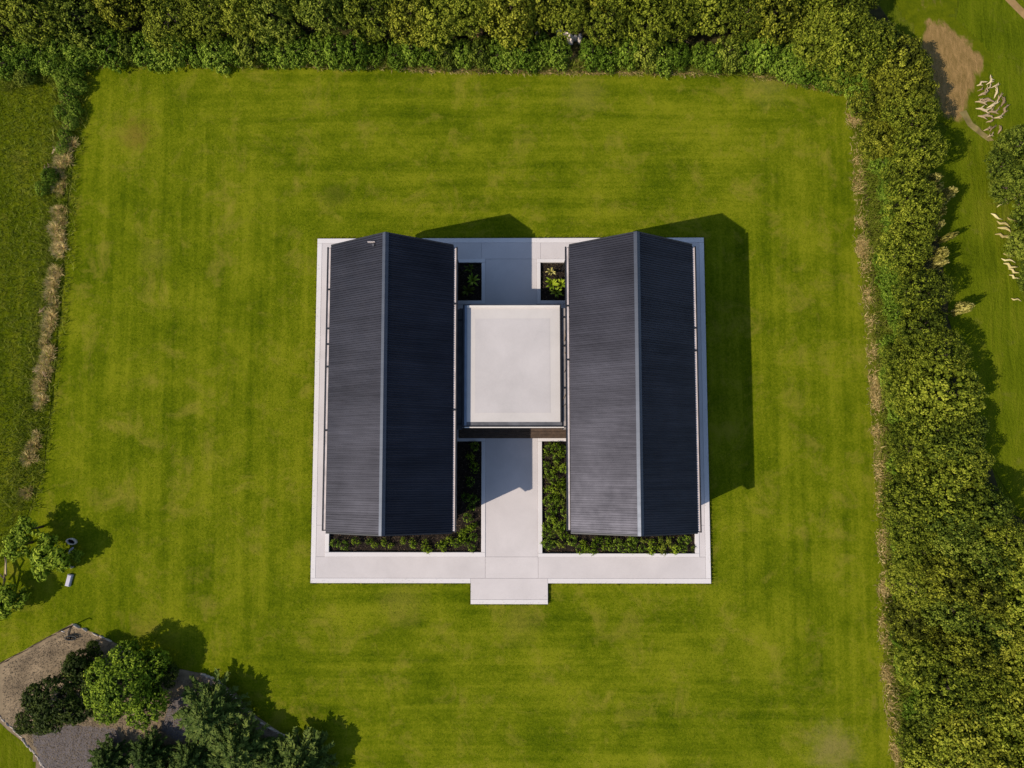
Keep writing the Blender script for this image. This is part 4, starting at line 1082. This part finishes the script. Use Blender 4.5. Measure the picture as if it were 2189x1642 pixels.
for i, (px, py, sx, sy, rz) in enumerate([(1836,108,.16,.26,-.3),(1845,112,.17,.3,-.5),(1848,122,.12,.2,-.3),(1838,130,.15,.22,-.4),(1830,140,.13,.2,-.5),(1833,148,.12,.16,-.3)]):
    rock('pale_boulder', px, py, sx, sy, .45, rz, 'white_stone', 'pale boulder among the shrubs where the tree belts meet', 'boulder', 'pale boulders in the corner', 400+i)

def crumpled_board(px, py, w, l, rz, tilt, label, seed):
    rr_ = random.Random(seed); gx, gy = G(px, py, .5); mb = MB(); n = 5
    top = [[(-w/2+w*i/n, -l/2+l*j/n, .04*math.sin(i*1.7+seed)+rr_.uniform(-.03, .03)) for i in range(n+1)] for j in range(n+1)]
    vs = [p for row in top for p in row] + [(x, y, z-.03) for row in top for (x, y, z) in row]
    m = (n+1)*(n+1); fs = []
    for j in range(n):
        for i in range(n):
            a = j*(n+1)+i; fs += [(a, a+1, a+n+2, a+n+1), (m+a+n+1, m+a+n+2, m+a+1, m+a)]
    for k in range(n):
        for a, b in ((k, k+1), ((n)*(n+1)+k+1, n*(n+1)+k), ((k+1)*(n+1), k*(n+1)), (k*(n+1)+n, (k+1)*(n+1)+n)): fs.append((b, a, m+a, m+b))
    mb.add(vs, fs); o = mb.build('white_board', 'white_stone'); o.location = (gx, gy, 0.42); o.rotation_euler = (tilt, .15, rz)
    tag(o, label, 'board'); return o
crumpled_board(1219, 85, .26, .38, .15, .2, 'flat white board in the rubble heap behind the shrub row', 1)
crumpled_board(1213, 72, .40, .22, -.5, .3, 'tilted white board across the top of the rubble heap', 2)
for i, (px, py, sx, sy) in enumerate([(1196,70,.2,.17),(1198,80,.12,.14),(1240,81,.18,.14),(1231,80,.10,.14),(1148,72,.08,.14),(1219,84,.2,.2)]):
    rock('white_rubble', px, py, sx, sy, .42, i*.7, 'white_stone', 'white chunk of rubble in the heap behind the shrub row', 'rubble', 'rubble heap behind the shrubs', 420+i)

# stones beside the young tree
bs = empty('oval_basin', (*G(152, 1158, .12), -0.005), -0.25); tag(bs, 'oval white-rimmed basin on the lawn near the young bright tree', 'basin')
def oval_ring(rx, ry, w, z0, z1, n=28):
    vs = []; fs = []
    for k in range(n):
        a = 2*math.pi*k/n; c, s = math.cos(a), math.sin(a)
        vs += [(rx*c, ry*s, z0), (rx*c, ry*s, z1), ((rx-w)*c, (ry-w)*s, z1), ((rx-w)*c, (ry-w)*s, z0)]
    for k in range(n):
        j = (k+1) % n
        for q in range(4): fs.append((k*4+q, j*4+q, j*4+(q+1) % 4, k*4+(q+1) % 4))
    return MB().add(vs, fs)
oval_ring(.24, .15, .045, 0, .16).build('rim', 'white_stone', bs, True)
oval_ring(.195, .105, .19, 0.0, .06).build('bowl', 'black_rubber', bs)
def arc_stone(name, pxs, w, h, mat, label, cat):
    pts = [(*G(x, y, h), h*0.4) for x, y in pxs]; c = pts[len(pts)//2]
    o = MB().tube([(x-c[0], y-c[1], z) for x, y, z in pts], [w*.7]+[w]*(len(pts)-2)+[w*.7], 8).build(name, mat, None, True)
    o.location = (c[0], c[1], 0); tag(o, label, cat)
arc_stone('kerb_stone', [(155,1171),(149,1177),(146,1184)], .06, .09, 'lilac_stone', 'short curved grey kerb stone half hidden in the tree shadow', 'kerb stone')
arc_stone('kerb_stone', [(147,1209),(151,1214),(156,1212)], .05, .08, 'stone', 'small bent tan kerb stone in the tree shadow', 'kerb stone')
sx_, sy_ = G(146.5, 1241, .1)
o = MB().bevel_box(-.11, .11, -.28, .28, 0, .14, .03).build('stone_slab', 'lilac_stone'); o.location = (sx_, sy_, -.01); o.rotation_euler = (0, 0, -.22)
tag(o, 'smooth pale lilac-grey stone slab lying on the lawn', 'stone slab')

# bare branches at the lawn corner
bb = empty('bare_branches', (*G(8, 1240, .2), 0.0)); tag(bb, 'tangle of bare pale branches under the young trees', 'branches')
rb_ = random.Random(33); bc = G(8, 1240, .2)
for chain in ([(2,1290),(8,1265),(13,1235),(10,1205),(12,1190)], [(-4,1215),(2,1225),(8,1240),(4,1262),(-2,1280)], [(13,1230),(18,1212),(14,1195)], [(-6,1250),(0,1235),(-2,1205)]):
    pts = [(*(np.array(G(x, y, .3)) - np.array(bc)), .15 + rb_.uniform(0, .3)) for x, y in chain]
    MB().tube(pts, [.05]+[.04]*(len(pts)-2)+[.015], 6).build('branch', 'pale_wood', bb, True)

# stone edging round the gravel yard
def edging(line, label, w, step, seed, mat='stone', tall=.10):
    rs_ = random.Random(seed); W = [G(x, y) for x, y in line]
    root = empty('stone_edging', (W[0][0], W[0][1], 0)); tag(root, label, 'edging')
    ms = [rock_mesh(seed+k, step*.8, w, tall, mat, 'stone') for k in range(4)]
    for a, b in zip(W[:-1], W[1:]):
        L_ = math.hypot(b[0]-a[0], b[1]-a[1]); n = max(1, int(L_/step))
        for k in range(n):
            t = (k+.5)/n
            o = link('stone', rs_.choice(ms), root)
            o.location = (a[0]+(b[0]-a[0])*t-W[0][0]+rs_.uniform(-.03, .03), a[1]+(b[1]-a[1])*t-W[0][1]+rs_.uniform(-.03, .03), -0.03)
            o.rotation_euler = (0, 0, math.atan2(b[1]-a[1], b[0]-a[0])+rs_.uniform(-.15, .15)); q = rs_.uniform(.85, 1.2); o.scale = (q, rs_.uniform(.7, 1.2), rs_.uniform(.7, 1.2))
edging([(155,1334),(172,1342),(192,1350),(212,1360),(240,1372)], 'short run of pale edging stones from the hose corner of the gravel yard', .07, .26, 500)
edging([(430,1440),(462,1450),(480,1472),(500,1490),(520,1515),(545,1535),(575,1556),(605,1572),(640,1592),(668,1606)], 'long curved line of pale edging stones between conifers and lawn', .055, .24, 510)
edging([(-5,1528),(20,1552),(45,1578),(75,1612),(100,1650)], 'thin straight line of edging stones beside the shaded verge', .05, .2, 520, 'stone', .05)
edging([(0,1420),(40,1398),(80,1376),(120,1354),(150,1338)], 'low earthy edging stones where lawn drops to the gravel', .035, .24, 530, 'bark', .05)
# hose with standpipe in the yard corner
hz_ = empty('garden_hose', (*G(152, 1350), 0)); tag(hz_, 'black garden hose coiled on the gravel beneath its standpipe', 'hose')
c0 = np.array(G(152, 1350)); cc = np.array(G(155, 1362)) - c0
coil = [(cc[0]+.17*math.cos(t*.5)*(1+.02*t), cc[1]+.10*math.sin(t*.5), .02+.0035*t) for t in range(38)]
MB().tube(coil, .022, 6).build('coil', 'black_rubber', hz_, True)
lead = [(*(np.array(G(x, y)) - c0), .03) for x, y in [(153,1338),(149,1345),(146,1355),(148,1361),(152,1364)]]
MB().tube(lead, .022, 6).build('lead', 'black_rubber', hz_, True)
pp = np.array(G(154, 1338)) - c0
MB().tube([(pp[0], pp[1], 0), (pp[0], pp[1], .75)], .03, 8).build('standpipe', 'bark', hz_, True)
MB().tube([(pp[0], pp[1], .72), (pp[0]+.16, pp[1]-.05, .70)], .022, 8).build('tap', 'liner', hz_, True)
# worn earth patch with soil heap between trees and shrubs
for (pts) in ([(712,96),(735,82),(795,78),(790,92),(760,98)], [(600,78),(650,74),(640,84)], [(985,66),(1035,60),(1030,84),(1000,80)]):
    sheet('bare_soil', PG(pts), 'dirt', 0.02, .03, .3)

# unused prototypes are removed
for k, (root, used) in PROTO.items():
    if not used:
        for ch in list(root.children): bpy.data.objects.remove(ch)
        bpy.data.objects.remove(root)
